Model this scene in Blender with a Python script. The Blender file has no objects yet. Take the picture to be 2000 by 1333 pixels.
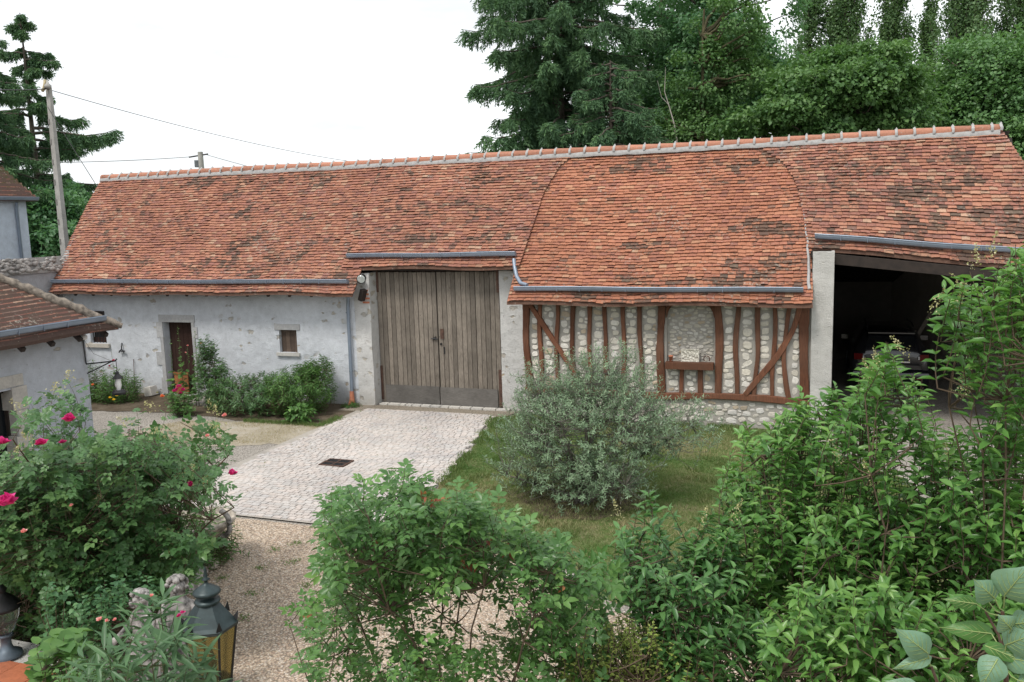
import bpy, math, random
import numpy as np
rng = np.random.default_rng(11)
random.seed(5)
PI = math.pi
S = bpy.context.scene
COL = S.collection

# ------------------------------------------------------------------ camera
YAW, PITCH, ROLL, CD, CH, CF = 0.3482, 0.1429, -0.0283, 18.6, 4.5, 1676.0
def cam_axes():
    cy, sy = math.cos(YAW), math.sin(YAW)
    f = np.array([-sy*math.cos(PITCH), cy*math.cos(PITCH), -math.sin(PITCH)])
    r = np.array([cy, sy, 0.]); u = np.cross(r, f)
    c, s = math.cos(ROLL), math.sin(ROLL)
    return c*r+s*u, -s*r+c*u, f
CR, CU, CFW = cam_axes()
CO = np.array([0, -CD, CH])
cam = bpy.data.cameras.new('camera'); camo = bpy.data.objects.new('camera', cam); COL.objects.link(camo)
cam.sensor_width = 36; cam.lens = CF/2000*36; cam.clip_start = .05; cam.clip_end = 2000
from mathutils import Matrix, Vector
camo.matrix_world = Matrix(((CR[0], CU[0], -CFW[0], CO[0]), (CR[1], CU[1], -CFW[1], CO[1]), (CR[2], CU[2], -CFW[2], CO[2]), (0, 0, 0, 1)))
S.camera = camo

# ------------------------------------------------------------------ light
SUN_EL, SUN_AZ = math.radians(58), math.radians(200)      # azimuth measured clockwise from +Y
w = bpy.data.worlds.new('World'); S.world = w; w.use_nodes = True
nt = w.node_tree; nt.nodes.clear()
N = nt.nodes.new; L = nt.links.new
wo = N('ShaderNodeOutputWorld'); bg = N('ShaderNodeBackground'); bg2 = N('ShaderNodeBackground'); mx = N('ShaderNodeMixShader')
sky = N('ShaderNodeTexSky'); sky.sky_type = 'NISHITA'; sky.sun_disc = False; sky.sun_elevation = SUN_EL; sky.sun_rotation = SUN_AZ
bg.inputs['Strength'].default_value = .12
L(sky.outputs[0], bg.inputs[0])
tc = N('ShaderNodeTexCoord'); mp = N('ShaderNodeMapping'); mp.inputs['Scale'].default_value = (1, 1, 3.5)
nz = N('ShaderNodeTexNoise'); nz.inputs['Scale'].default_value = 2.2; nz.inputs['Detail'].default_value = 6; nz.inputs['Roughness'].default_value = .55
rp = N('ShaderNodeValToRGB'); rp.color_ramp.elements[0].position = .36; rp.color_ramp.elements[0].color = (.66, .685, .70, 1)
rp.color_ramp.elements[1].position = .62; rp.color_ramp.elements[1].color = (.98, 1.0, 1.02, 1)
L(tc.outputs['Generated'], mp.inputs[0]); L(mp.outputs[0], nz.inputs[0]); L(nz.outputs[0], rp.inputs[0]); L(rp.outputs[0], bg2.inputs[0])
bg2.inputs['Strength'].default_value = 1.12
mx.inputs[0].default_value = .93
L(bg.outputs[0], mx.inputs[1]); L(bg2.outputs[0], mx.inputs[2]); L(mx.outputs[0], wo.inputs[0])
sl = bpy.data.lights.new('sun', 'SUN'); sl.energy = 2.0; sl.angle = math.radians(14); sl.color = (1, .95, .88)
so = bpy.data.objects.new('sun', sl); COL.objects.link(so)
d = Vector((math.sin(SUN_AZ)*math.cos(SUN_EL), math.cos(SUN_AZ)*math.cos(SUN_EL), math.sin(SUN_EL)))
so.rotation_euler = d.to_track_quat('Z', 'Y').to_euler(); so.location = (0, 0, 40)
S.view_settings.view_transform = 'Standard'; S.view_settings.look = 'None'; S.view_settings.exposure = 0.40; S.view_settings.gamma = 1
S.render.engine = 'CYCLES'
S.cycles.max_bounces = 6; S.cycles.diffuse_bounces = 4; S.cycles.transmission_bounces = 4; S.cycles.transparent_max_bounces = 6

# ------------------------------------------------------------------ helpers
def ray(px, py): return CFW + CR*(px-1000)/CF - CU*(py-666.5)/CF
def at(px, py, D):
    """world point at horizontal distance D from the viewer, in the direction measured in the photograph"""
    v = ray(px, py); return CO + v*(D/math.hypot(v[0], v[1]))
def onz(px, py, z=0.):
    v = ray(px, py); return CO + v*((z-CO[2])/v[2])
def nrm(a): return a/np.maximum(np.linalg.norm(a, axis=-1, keepdims=True), 1e-9)
def vnoise(x, y, seed=0):
    x = np.asarray(x, float); y = np.asarray(y, float)
    xi = np.floor(x).astype(int); yi = np.floor(y).astype(int); fx = x-xi; fy = y-yi
    fx = fx*fx*(3-2*fx); fy = fy*fy*(3-2*fy)
    def h(a, b):
        n = (a*374761393 + b*668265263 + seed*1442695041) & 0x7fffffff
        n = (n ^ (n >> 13))*1274126177 & 0x7fffffff
        return ((n ^ (n >> 16)) & 0xffff)/65535.
    return (h(xi, yi)*(1-fx)+h(xi+1, yi)*fx)*(1-fy)+(h(xi, yi+1)*(1-fx)+h(xi+1, yi+1)*fx)*fy
def fbm(x, y, seed=0): return (vnoise(x, y, seed)+.5*vnoise(x*2.1, y*2.1, seed+1)+.25*vnoise(x*4.3, y*4.3, seed+2))/1.75

class MB:
    def __init__(s): s.V = []; s.F = []; s.C = []; s.n = 0
    def add(s, V, F, col=None):
        V = np.asarray(V, float).reshape(-1, 3)
        s.V.append(V)
        if col is None: c = np.full((len(V), 4), .5)
        else:
            col = np.asarray(col, float)
            if col.ndim == 0: c = np.full((len(V), 4), float(col))
            elif col.ndim == 1 and len(col) in (3, 4) and len(V) != len(col): c = np.tile(np.r_[col, 1][:4], (len(V), 1))
            elif col.ndim == 1: c = np.repeat(col[:, None], 4, 1)
            else: c = col if col.shape[1] == 4 else np.c_[col, np.ones(len(col))]
        s.C.append(c)
        if isinstance(F, np.ndarray): s.F.append(F+s.n)
        else:
            by = {}
            for f in F: by.setdefault(len(f), []).append(f)
            for k, fs in by.items(): s.F.append(np.array(fs)+s.n)
        s.n += len(V); return s
    def box(s, a, b, col=None):
        x0, y0, z0 = a; x1, y1, z1 = b
        V = [(x0,y0,z0),(x1,y0,z0),(x1,y1,z0),(x0,y1,z0),(x0,y0,z1),(x1,y0,z1),(x1,y1,z1),(x0,y1,z1)]
        return s.add(V, [(0,3,2,1),(4,5,6,7),(0,1,5,4),(1,2,6,5),(2,3,7,6),(3,0,4,7)], col)
    def obox(s, c, ax, ay, az, col=None):      # oriented box, half-axes
        c = np.array(c, float); ax = np.array(ax, float); ay = np.array(ay, float); az = np.array(az, float)
        V = [c-ax-ay-az, c+ax-ay-az, c+ax+ay-az, c-ax+ay-az, c-ax-ay+az, c+ax-ay+az, c+ax+ay+az, c-ax+ay+az]
        return s.add(V, [(0,3,2,1),(4,5,6,7),(0,1,5,4),(1,2,6,5),(2,3,7,6),(3,0,4,7)], col)
    def tube(s, P, R, n=6, col=None, caps=True):
        P = np.asarray(P, float); m = len(P); R = np.broadcast_to(np.asarray(R, float), (m,))
        T = nrm(np.gradient(P, axis=0))
        ref = np.array([0, 0, 1.]) if abs(T[0][2]) < .8 else np.array([1., 0, 0])
        A = nrm(np.cross(T, ref)); B = np.cross(T, A)
        th = np.arange(n)*2*PI/n
        V = P[:, None]+R[:, None, None]*(A[:, None]*np.cos(th)[None, :, None]+B[:, None]*np.sin(th)[None, :, None])
        V = V.reshape(-1, 3)
        i = np.arange(m-1)[:, None]*n; j = np.arange(n)[None]; k = (j+1) % n
        F = np.stack([i+j, i+k, i+n+k, i+n+j], -1).reshape(-1, 4)
        s.add(V, F, col)
        if caps and n > 2:
            s.add(V[:n], [tuple(range(n))], col); s.add(V[-n:], [tuple(range(n))[::-1]], col)
        return s
    def lathe(s, c, prof, n=16, col=None, phase=0.):
        prof = np.array(prof, float); c = np.array(c, float); m = len(prof)
        th = np.arange(n)*2*PI/n+phase
        V = np.stack([prof[:, 0:1]*np.cos(th), prof[:, 0:1]*np.sin(th), np.repeat(prof[:, 1:2], n, 1)], -1).reshape(-1, 3)+c
        i = np.arange(m-1)[:, None]*n; j = np.arange(n)[None]; k = (j+1) % n
        return s.add(V, np.stack([i+j, i+k, i+n+k, i+n+j], -1).reshape(-1, 4), col)
    def grid(s, P, col=None, flip=False):      # P (a,b,3)
        a, b = P.shape[:2]
        i = np.arange(a-1)[:, None]*b; j = np.arange(b-1)[None]
        F = np.stack([i+j, i+j+1, i+b+j+1, i+b+j], -1).reshape(-1, 4)
        return s.add(P.reshape(-1, 3), F[:, ::-1] if flip else F, None if col is None else col)
    def build(s, name, mat, parent=None, smooth=False, **tags):
        V = np.concatenate(s.V); C = np.concatenate(s.C)
        me = bpy.data.meshes.new(name)
        lv = np.concatenate([f.ravel() for f in s.F]); lt = np.concatenate([np.full(len(f), f.shape[1]) for f in s.F])
        me.vertices.add(len(V)); me.vertices.foreach_set('co', V.ravel().astype('f4'))
        me.loops.add(len(lv)); me.loops.foreach_set('vertex_index', lv.astype('i4'))
        me.polygons.add(len(lt)); me.polygons.foreach_set('loop_start', np.r_[0, np.cumsum(lt)[:-1]].astype('i4'))
        if smooth: me.polygons.foreach_set('use_smooth', np.ones(len(lt), bool))
        else: me.polygons.foreach_set('use_smooth', np.zeros(len(lt), bool))
        at_ = me.attributes.new('col', 'FLOAT_COLOR', 'POINT'); at_.data.foreach_set('color', C.ravel().astype('f4'))
        me.update(calc_edges=True); me.validate()
        me.materials.append(mat)
        o = bpy.data.objects.new(name, me); COL.objects.link(o)
        if parent is not None: o.parent = parent; o.matrix_parent_inverse = parent.matrix_world.inverted()
        for k, v in tags.items(): o[k] = v
        return o
def thing(name, label, cat, loc=(0, 0, 0), group=None):
    o = bpy.data.objects.new(name, None); COL.objects.link(o); o.location = loc; o.empty_display_size = .2
    o['label'] = label; o['category'] = cat
    if group: o['group'] = group
    o.matrix_world = Matrix.Translation(loc)
    return o
def tag(o, label, cat, group=None):
    o['label'] = label; o['category'] = cat
    if group: o['group'] = group
    return o
def copy_thing(o, loc, rz=0, sc=1, label=None, group=None):
    c = o.copy(); COL.objects.link(c); c.location = loc; c.rotation_euler = (0, 0, rz); c.scale = (sc,)*3 if not isinstance(sc, tuple) else sc
    if label: c['label'] = label
    if group: c['group'] = group
    for ch in list(o.children):
        k = ch.copy(); COL.objects.link(k); k.parent = c
        for g in ch.children:
            q = g.copy(); COL.objects.link(q); q.parent = k
    return c

# ------------------------------------------------------------------ materials
def mat(name):
    m = bpy.data.materials.new(name); m.use_nodes = True; t = m.node_tree; t.nodes.clear()
    o = t.nodes.new('ShaderNodeOutputMaterial'); b = t.nodes.new('ShaderNodeBsdfPrincipled'); t.links.new(b.outputs[0], o.inputs[0])
    return m, t, b, o
class NT:
    def __init__(s, t): s.t = t
    def n(s, k, **kw):
        x = s.t.nodes.new('ShaderNode'+k)
        for a, v in kw.items():
            if a in x.inputs.keys(): x.inputs[a].default_value = v
            else: setattr(x, a, v)
        return x
    def l(s, a, b): s.t.links.new(a, b)
    def pos(s, scale=(1, 1, 1)):
        g = s.n('NewGeometry'); m = s.n('Mapping'); m.inputs['Scale'].default_value = scale; s.l(g.outputs['Position'], m.inputs[0]); return m.outputs[0]
    def noise(s, vec, sc, det=4, rough=.6):
        x = s.n('TexNoise', Scale=sc, Detail=det, Roughness=rough); s.l(vec, x.inputs['Vector']); return x.outputs['Fac']
    def ramp(s, fac, stops):
        r = s.n('ValToRGB'); e = r.color_ramp.elements
        while len(e) < len(stops): e.new(.5)
        for k, (p, c) in enumerate(stops):
            e[k].position = p; e[k].color = (c, c, c, 1) if not isinstance(c, tuple) else (*c[:3], 1)
        s.l(fac, r.inputs[0]); return r.outputs[0]
    def mix(s, f, a, b, mode='MIX'):
        m = s.n('Mix'); m.data_type = 'RGBA'; m.blend_type = mode
        if isinstance(f, (int, float)): m.inputs[0].default_value = f
        else: s.l(f, m.inputs[0])
        for k, v in ((6, a), (7, b)):
            if isinstance(v, tuple): m.inputs[k].default_value = (*v[:3], 1)
            else: s.l(v, m.inputs[k])
        return m.outputs[2]
    def math(s, op, a, b=None):
        m = s.n('Math'); m.operation = op
        for k, v in ((0, a), (1, b)):
            if v is None: continue
            if isinstance(v, (int, float)): m.inputs[k].default_value = v
            else: s.l(v, m.inputs[k])
        return m.outputs[0]
    def bump(s, h, strength, dist, b):
        x = s.n('Bump', Strength=strength, Distance=dist); s.l(h, x.inputs['Height']); s.l(x.outputs[0], b.inputs['Normal']); return x
    def attr(s, name='col'):
        a = s.n('Attribute'); a.attribute_name = name; return a
def simple(name, col, rough=.7, metal=0., var=.25, vscale=6., bump=.0, bscale=40., spec=.5):
    m, t, b, o = mat(name); q = NT(t); p = q.pos()
    n = q.noise(p, vscale)
    d = tuple(c*(1-var) for c in col); h = tuple(min(1, c*(1+var)) for c in col)
    q.l(q.ramp(n, [(.3, d), (.7, h)]), b.inputs['Base Color'])
    b.inputs['Roughness'].default_value = rough; b.inputs['Metallic'].default_value = metal; b.inputs['Specular IOR Level'].default_value = spec
    if bump: q.bump(q.noise(p, bscale), bump, .01, b)
    return m
def leafmat(name, dark, mid, light, rough=.45, trans=.25, back=None, spec=.4):
    m, t, b, o = mat(name); q = NT(t); a = q.attr()
    c = q.ramp(a.outputs['Fac'], [(0, dark), (.5, mid), (1, light)])
    if back:
        g = q.n('NewGeometry'); c = q.mix(g.outputs['Backfacing'], c, back)
    q.l(c, b.inputs['Base Color']); b.inputs['Roughness'].default_value = rough; b.inputs['Specular IOR Level'].default_value = spec
    tr = q.n('BsdfTranslucent'); cc = q.mix(.5, c, (mid[0]*1.6, mid[1]*1.7, mid[2]*.7)); q.l(cc, tr.inputs[0])
    ms = q.n('MixShader'); ms.inputs[0].default_value = trans
    q.l(b.outputs[0], ms.inputs[1]); q.l(tr.outputs[0], ms.inputs[2]); q.l(ms.outputs[0], o.inputs[0])
    return m
def colmat(name, rough=.8, bump=0., bscale=60., var=.2, spec=.3):
    m, t, b, o = mat(name); q = NT(t); p = q.pos(); a = q.attr()
    n = q.noise(p, 25, 5)
    c = q.mix(1., a.outputs['Color'], q.ramp(n, [(.25, 1-var), (.75, 1+var*.5)]), 'MULTIPLY')
    c = q.mix(1., c, q.ramp(q.noise(p, .9, 6, .7), [(.34, (.80, .80, .82)), (.5, (.98, .97, .96)), (.7, (1.05, 1.03, 1.01))]), 'MULTIPLY')
    q.l(c, b.inputs['Base Color']); b.inputs['Roughness'].default_value = rough; b.inputs['Specular IOR Level'].default_value = spec
    if bump: q.bump(q.noise(p, bscale), bump, .01, b)
    return m

# roof tiles: per-tile colour, lichen patches driven by noise
def tilemat(name, moss=(.075, .062, .05), amount=.0):
    m, t, b, o = mat(name); q = NT(t); p = q.pos(); a = q.attr()
    n1 = q.noise(p, 30, 6, .7); n2 = q.noise(p, 1.7, 4, .7)
    c = q.mix(1., a.outputs['Color'], q.ramp(n1, [(.3, .72), (.7, 1.12)]), 'MULTIPLY')
    lich = q.math('ADD', q.math('MULTIPLY', q.noise(q.pos((.6, .9, 1.3)), 15, 6, .75), .75), q.math('MULTIPLY', n2, .5))
    lich = q.math('ADD', lich, q.math('MULTIPLY', a.outputs['Alpha'], .22))
    f = q.ramp(lich, [(.685-amount, 0.), (.77-amount, .82)])
    c = q.mix(f, c, moss)
    g = q.ramp(q.math('ADD', q.noise(p, 14, 5, .7), q.math('MULTIPLY', q.noise(p, .9, 2), .35)), [(.78, 0.), (.86, .6)])
    c = q.mix(g, c, (.36, .34, .29))
    q.l(c, b.inputs['Base Color']); b.inputs['Roughness'].default_value = .9; b.inputs['Specular IOR Level'].default_value = .25
    q.bump(q.noise(p, 90, 4), .5, .006, b)
    return m
M = {}
M['tile'] = tilemat('clay_tile', amount=.0)
M['oldtile'] = tilemat('old_clay_tile', (.075, .06, .045), .0)
M['zinc'] = simple('zinc', (.22, .265, .33), .42, .3, .12, 3)
M['ridge'] = simple('ridge_clay', (.50, .21, .13), .85, 0, .25, 5, .3)
M['mortar'] = simple('lime_mortar', (.36, .355, .35), .95, 0, .18, 12, .6, 50)
M['darkwood'] = simple('dark_wood', (.024, .016, .012), .8, 0, .4, 8, .4)
M['iron'] = simple('black_iron', (.02, .02, .022), .5, .3, .3, 10)
M['rust'] = simple('rusty_iron', (.10, .055, .04), .8, .2, .4, 14, .3)
M['terracotta'] = simple('terracotta', (.42, .16, .09), .85, 0, .25, 8, .2)
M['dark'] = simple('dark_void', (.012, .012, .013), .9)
M['concrete'] = simple('pole_concrete', (.36, .35, .33), .9, 0, .15, 4, .4, 30)

def plaster(name, base, stone_amount=.0, grey=False):
    m, t, b, o = mat(name); q = NT(t)
    p = q.pos(); ps = q.pos((1, 1, 1.35))
    big = q.noise(p, .7, 3); mid = q.noise(p, 5, 5, .65); fine = q.noise(p, 60, 4, .7)
    c = q.mix(big, tuple(v*.86 for v in base), tuple(min(1, v*1.08) for v in base))
    c = q.mix(1., c, q.ramp(mid, [(.25, .84), (.65, 1.05)]), 'MULTIPLY')
    c = q.mix(1., c, q.ramp(fine, [(.25, .86), (.7, 1.06)]), 'MULTIPLY')
    # damp grime near the foot of the wall
    g = q.n('NewGeometry'); sx = q.n('SeparateXYZ'); q.l(g.outputs['Position'], sx.inputs[0])
    foot = q.math('ADD', q.math('MULTIPLY', sx.outputs['Z'], -1.6), q.math('MULTIPLY', mid, 1.5))
    c = q.mix(q.ramp(foot, [(.0, 0.), (.95, .55)]), c, (.30, .27, .22))
    h = q.math('ADD', q.math('MULTIPLY', mid, .6), q.math('MULTIPLY', fine, .5))
    if stone_amount > 0:
        wv = q.n('TexNoise', Scale=3.0, Detail=2.0); q.l(ps, wv.inputs['Vector'])
        add = q.n('VectorMath'); add.operation = 'MULTIPLY_ADD'; q.l(wv.outputs['Color'], add.inputs[0]); add.inputs[1].default_value = (.35, .35, .35); q.l(ps, add.inputs[2])
        vo = q.n('TexVoronoi', Scale=3.6); vo.feature = 'F1'; q.l(add.outputs[0], vo.inputs['Vector'])
        sp = q.n('SeparateColor'); q.l(vo.outputs['Color'], sp.inputs[0])
        near = q.math('ADD', vo.outputs['Distance'], q.math('MULTIPLY', q.noise(p, 22, 4), .35))
        inside = q.ramp(near, [(.40, 1.), (.47, 0.)])
        v0 = 0
        sel = q.ramp(sp.outputs[0], [(1-stone_amount-.01, 0.), (1-stone_amount+.01, 1.)])
        patch = q.ramp(q.noise(p, 1.1, 2), [(.40, 0.), (.52, 1.)])
        f = q.math('MULTIPLY', q.math('MULTIPLY', inside, sel), patch)
        sc = q.ramp(sp.outputs[1], [(0, (.44, .38, .29)), (.5, (.56, .51, .42)), (.8, (.40, .37, .33)), (1, (.60, .45, .26))])
        sc = q.mix(1., sc, q.ramp(q.noise(p, 35, 5), [(.3, .75), (.7, 1.05)]), 'MULTIPLY')
        c = q.mix(q.math('MULTIPLY', f, .8), c, sc)
        h = q.math('SUBTRACT', h, q.math('MULTIPLY', f, .5))
        # little gouges and scars in the render
        v2 = q.n('TexVoronoi', Scale=9.); q.l(q.pos((1, 1, 2.4)), v2.inputs['Vector'])
        sc2 = q.ramp(q.math('ADD', v2.outputs['Distance'], q.math('MULTIPLY', q.noise(p, 12, 4), .5)), [(.28, 1.), (.36, 0.)])
        h = q.math('SUBTRACT', h, q.math('MULTIPLY', sc2, .9))
        c = q.mix(q.math('MULTIPLY', sc2, .35), c, (.33, .31, .28))
    q.l(c, b.inputs['Base Color']); b.inputs['Roughness'].default_value = .95; b.inputs['Specular IOR Level'].default_value = .15
    q.bump(h, .9, .055, b)
    return m
M['plaster'] = plaster('old_white_render', (.69, .72, .765), .42)
M['jamb'] = plaster('stone_quoin_render', (.66, .655, .64), .8)
M['outplaster'] = plaster('grey_render', (.52, .55, .60), .12)
M['houseplaster'] = plaster('pale_render', (.62, .69, .78), 0)
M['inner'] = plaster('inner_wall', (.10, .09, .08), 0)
M['stoneblk'] = plaster('limestone', (.60, .59, .56), .35)
M['mortarwall'] = simple('stone_wall_mortar', (.345, .325, .295), .97, 0, .14, 9, .8, 45)
M['stone'] = colmat('field_stone', .92, .5, 55, .22)

def woodmat(name, dark, light, sc=(8, 8, 1.0), rough=.8, attr=True, knots=False):
    m, t, b, o = mat(name); q = NT(t); p = q.pos(sc)
    n = q.noise(p, 9, 6, .7); n2 = q.noise(q.pos(), 2.2, 3)
    c = q.ramp(n, [(.25, dark), (.7, light)])
    c = q.mix(1., c, q.ramp(n2, [(.3, .78), (.7, 1.1)]), 'MULTIPLY')
    if attr:
        a = q.attr(); c = q.mix(1., c, q.ramp(a.outputs['Fac'], [(0, .62), (1, 1.25)]), 'MULTIPLY')
    if knots:
        v = q.n('TexVoronoi', Scale=5.5); q.l(q.pos((1.6, 1, .9)), v.inputs['Vector'])
        k = q.ramp(v.outputs['Distance'], [(.05, 1.), (.11, 0.)]); c = q.mix(q.math('MULTIPLY', k, .8), c, (.05, .04, .03))
    if name.startswith('red'):
        ck = q.ramp(q.noise(q.pos((26, 10, .9)), 2.2, 5, .75), [(.60, 0.), (.66, .85)]); c = q.mix(ck, c, (.022, .012, .009))
        wn = q.ramp(q.noise(q.pos(), 1.3, 3), [(.35, 0.), (.7, .45)]); c = q.mix(wn, c, (.17, .10, .07))
    q.l(c, b.inputs['Base Color']); b.inputs['Roughness'].default_value = rough; b.inputs['Specular IOR Level'].default_value = .2
    q.bump(n, .8, .008, b)
    return m
M['greywood'] = woodmat('weathered_grey_boards', (.11, .09, .072), (.29, .255, .215), knots=True)
M['kick'] = woodmat('worn_kick_board', (.105, .098, .09), (.18, .168, .155), (1.2, 1, 6))
M['timber'] = woodmat('red_brown_oak', (.05, .023, .015), (.235, .095, .052), (9, 9, .6), attr=True)
M['doorwood'] = woodmat('dark_red_door', (.030, .017, .014), (.06, .032, .025))
M['gatewood'] = woodmat('orange_pine', (.25, .10, .04), (.40, .17, .075))
M['shutter'] = woodmat('brown_shutter', (.07, .05, .04), (.15, .11, .085))

# ground materials
def pebbles(name, cols, scale, bump=1.0, big=.0, patchcol=None):
    m, t, b, o = mat(name); q = NT(t); p = q.pos()
    v = q.n('TexVoronoi', Scale=scale); q.l(p, v.inputs['Vector'])
    v3 = q.n('TexVoronoi', Scale=scale*2.3); q.l(p, v3.inputs['Vector'])
    sp = q.n('SeparateColor'); q.l(v.outputs['Color'], sp.inputs[0])
    c = q.ramp(sp.outputs[0], [(k/(len(cols)-1), cc) for k, cc in enumerate(cols)])
    sp3 = q.n('SeparateColor'); q.l(v3.outputs['Color'], sp3.inputs[0])
    c3 = q.ramp(sp3.outputs[1], [(k/(len(cols)-1), cc) for k, cc in enumerate(cols)])
    c = q.mix(.4, c, c3)
    c = q.mix(1., c, q.ramp(v.outputs['Distance'], [(.25, 1.08), (.75, .45)]), 'MULTIPLY')
    c = q.mix(1., c, q.ramp(q.noise(p, .8, 5, .6), [(.3, .82), (.7, 1.12)]), 'MULTIPLY')
    if patchcol: c = q.mix(q.ramp(q.noise(p, 1.1, 5, .7), [(.48, 0.), (.6, .75)]), c, patchcol)
    q.l(c, b.inputs['Base Color']); b.inputs['Roughness'].default_value = .9; b.inputs['Specular IOR Level'].default_value = .25
    q.bump(q.math('MULTIPLY', v.outputs['Distance'], -1), bump, .012, b)
    return m
M['gravel'] = pebbles('pink_beige_gravel', [(.30, .215, .15), (.55, .44, .34), (.42, .31, .22), (.72, .65, .56), (.26, .19, .14), (.52, .40, .29), (.66, .56, .44)], 40)
M['dustgravel'] = pebbles('grey_dusty_gravel', [(.32, .29, .26), (.48, .45, .40), (.27, .24, .21), (.42, .38, .34)], 38, .6)
M['concretestrip'] = pebbles('exposed_aggregate_concrete', [(.26, .22, .17), (.36, .31, .25), (.30, .26, .20)], 60, .4)
def groundmat(name, cols, sc):
    m, t, b, o = mat(name); q = NT(t); p = q.pos()
    n = q.noise(p, sc, 8, .7); n2 = q.noise(p, 30, 5, .7)
    c = q.ramp(n, cols); c = q.mix(1., c, q.ramp(n2, [(.25, .65), (.75, 1.2)]), 'MULTIPLY')
    q.l(c, b.inputs['Base Color']); b.inputs['Roughness'].default_value = 1; b.inputs['Specular IOR Level'].default_value = .1
    q.bump(n2, .9, .03, b); return m
M['lawn'] = groundmat('dry_lawn', [(.32, (.075, .13, .038)), (.50, (.12, .17, .055)), (.62, (.23, .21, .12)), (.74, (.10, .15, .045))], 1.1)
M['soil'] = groundmat('garden_soil', [(.35, (.085, .065, .045)), (.65, (.16, .13, .095))], 3)
M['field'] = groundmat('far_field', [(.35, (.10, .13, .05)), (.65, (.20, .19, .10))], .2)
M['straw'] = groundmat('dry_straw_ground', [(.3, (.34, .30, .22)), (.5, (.43, .38, .30)), (.7, (.46, .43, .37))], 1.6)
M['sett'] = colmat('pale_setts', .85, .5, 40, .22)
M['grass'] = leafmat('grass_blades', (.34, .30, .16), (.165, .215, .075), (.085, .18, .045), .6, .3)

# ================================================================== GROUND
def sheet(name, pts, z, m, jag=.06, step=.25, kind='structure'):
    P = []
    pts = np.array(pts, float)
    for k in range(len(pts)):
        a, b = pts[k], pts[(k+1) % len(pts)]
        nseg = max(1, int(np.linalg.norm(b-a)/step))
        for i in range(nseg):
            p = a+(b-a)*i/nseg; P.append(p+rng.uniform(-jag, jag, 2))
    V = [(x, y, z) for x, y in P]
    me = bpy.data.meshes.new(name); me.from_pydata(V, [], [tuple(range(len(V)))]); me.materials.append(m)
    o = bpy.data.objects.new(name, me); COL.objects.link(o); o['kind'] = kind; return o
mb = MB(); mb.add([(-600, -600, -.02), (600, -600, -.02), (600, 900, -.02), (-600, 900, -.02)], [(0, 1, 2, 3)]); o = mb.build('ground', M['field']); o['kind'] = 'structure'
sheet('yard', [(-30, -22), (14, -22), (14, 9.5), (-20.5, 9.5), (-30, 9)], -.012, M['dustgravel'], 0)
sheet('straw_verge', [(-14.6, -4.2), (-14.0, -2.6), (-12.2, -2.5), (-10.35, -2.4), (-10.35, -4.0), (-11.2, -4.3), (-12.9, -4.9)], -.006, M['straw'], .12)
sheet('planting_bed', [(-13.4, -.05), (-10.75, -.05), (-10.4, -1.0), (-10.4, -2.3), (-12.0, -2.5), (-14.6, -2.1), (-17.5, -2.4), (-19, -1.6), (-19, -.05), (-15.6, -.05), (-15.6, -1.2), (-13.6, -1.3)], -.002, M['soil'], .07)
sheet('lawn', [(-6.15, -7.9), (-6.05, -5.6), (-6.45, -3.2), (-6.95, -.75), (-6.5, -.55), (-.2, -.5), (.0, -1.6), (.6, -2.6), (1.4, -3.4), (1.8, -9.3), (-2.2, -9.3), (-3.2, -8.2), (-5.2, -8.0)], -.004, M['lawn'], .09)
sheet('gravel_drive', [(-9.2, -8.02), (-5.6, -8.02), (-5.2, -8.1), (-3.2, -8.4), (-2.2, -9.5), (3, -9.6), (3, -19.5), (-9.2, -19.5)], .0, M['gravel'], .0)
sheet('brown_ring', [(-3.5+1.0*math.cos(a)*(1+.2*math.sin(3*a)), -6.0+.75*math.sin(a)) for a in np.linspace(0, 2*PI, 22)[:-1]], .002, M['soil'], .08)  # irregular dark brown ring on the lawn around the olive trunk
sheet('concrete_apron', [(-10.95, -.95), (-10.9, -.16), (-6.62, -.16), (-6.75, -.72)], .004, M['concretestrip'], .02)
sheet('rose_bed', [(-13, -14), (-13, -7.6), (-9.3, -7.6), (-8.35, -8.6), (-7.75, -9.5), (-7.35, -10.4), (-7.9, -11.6), (-9, -14)], .006, M['soil'], .05)

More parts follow.
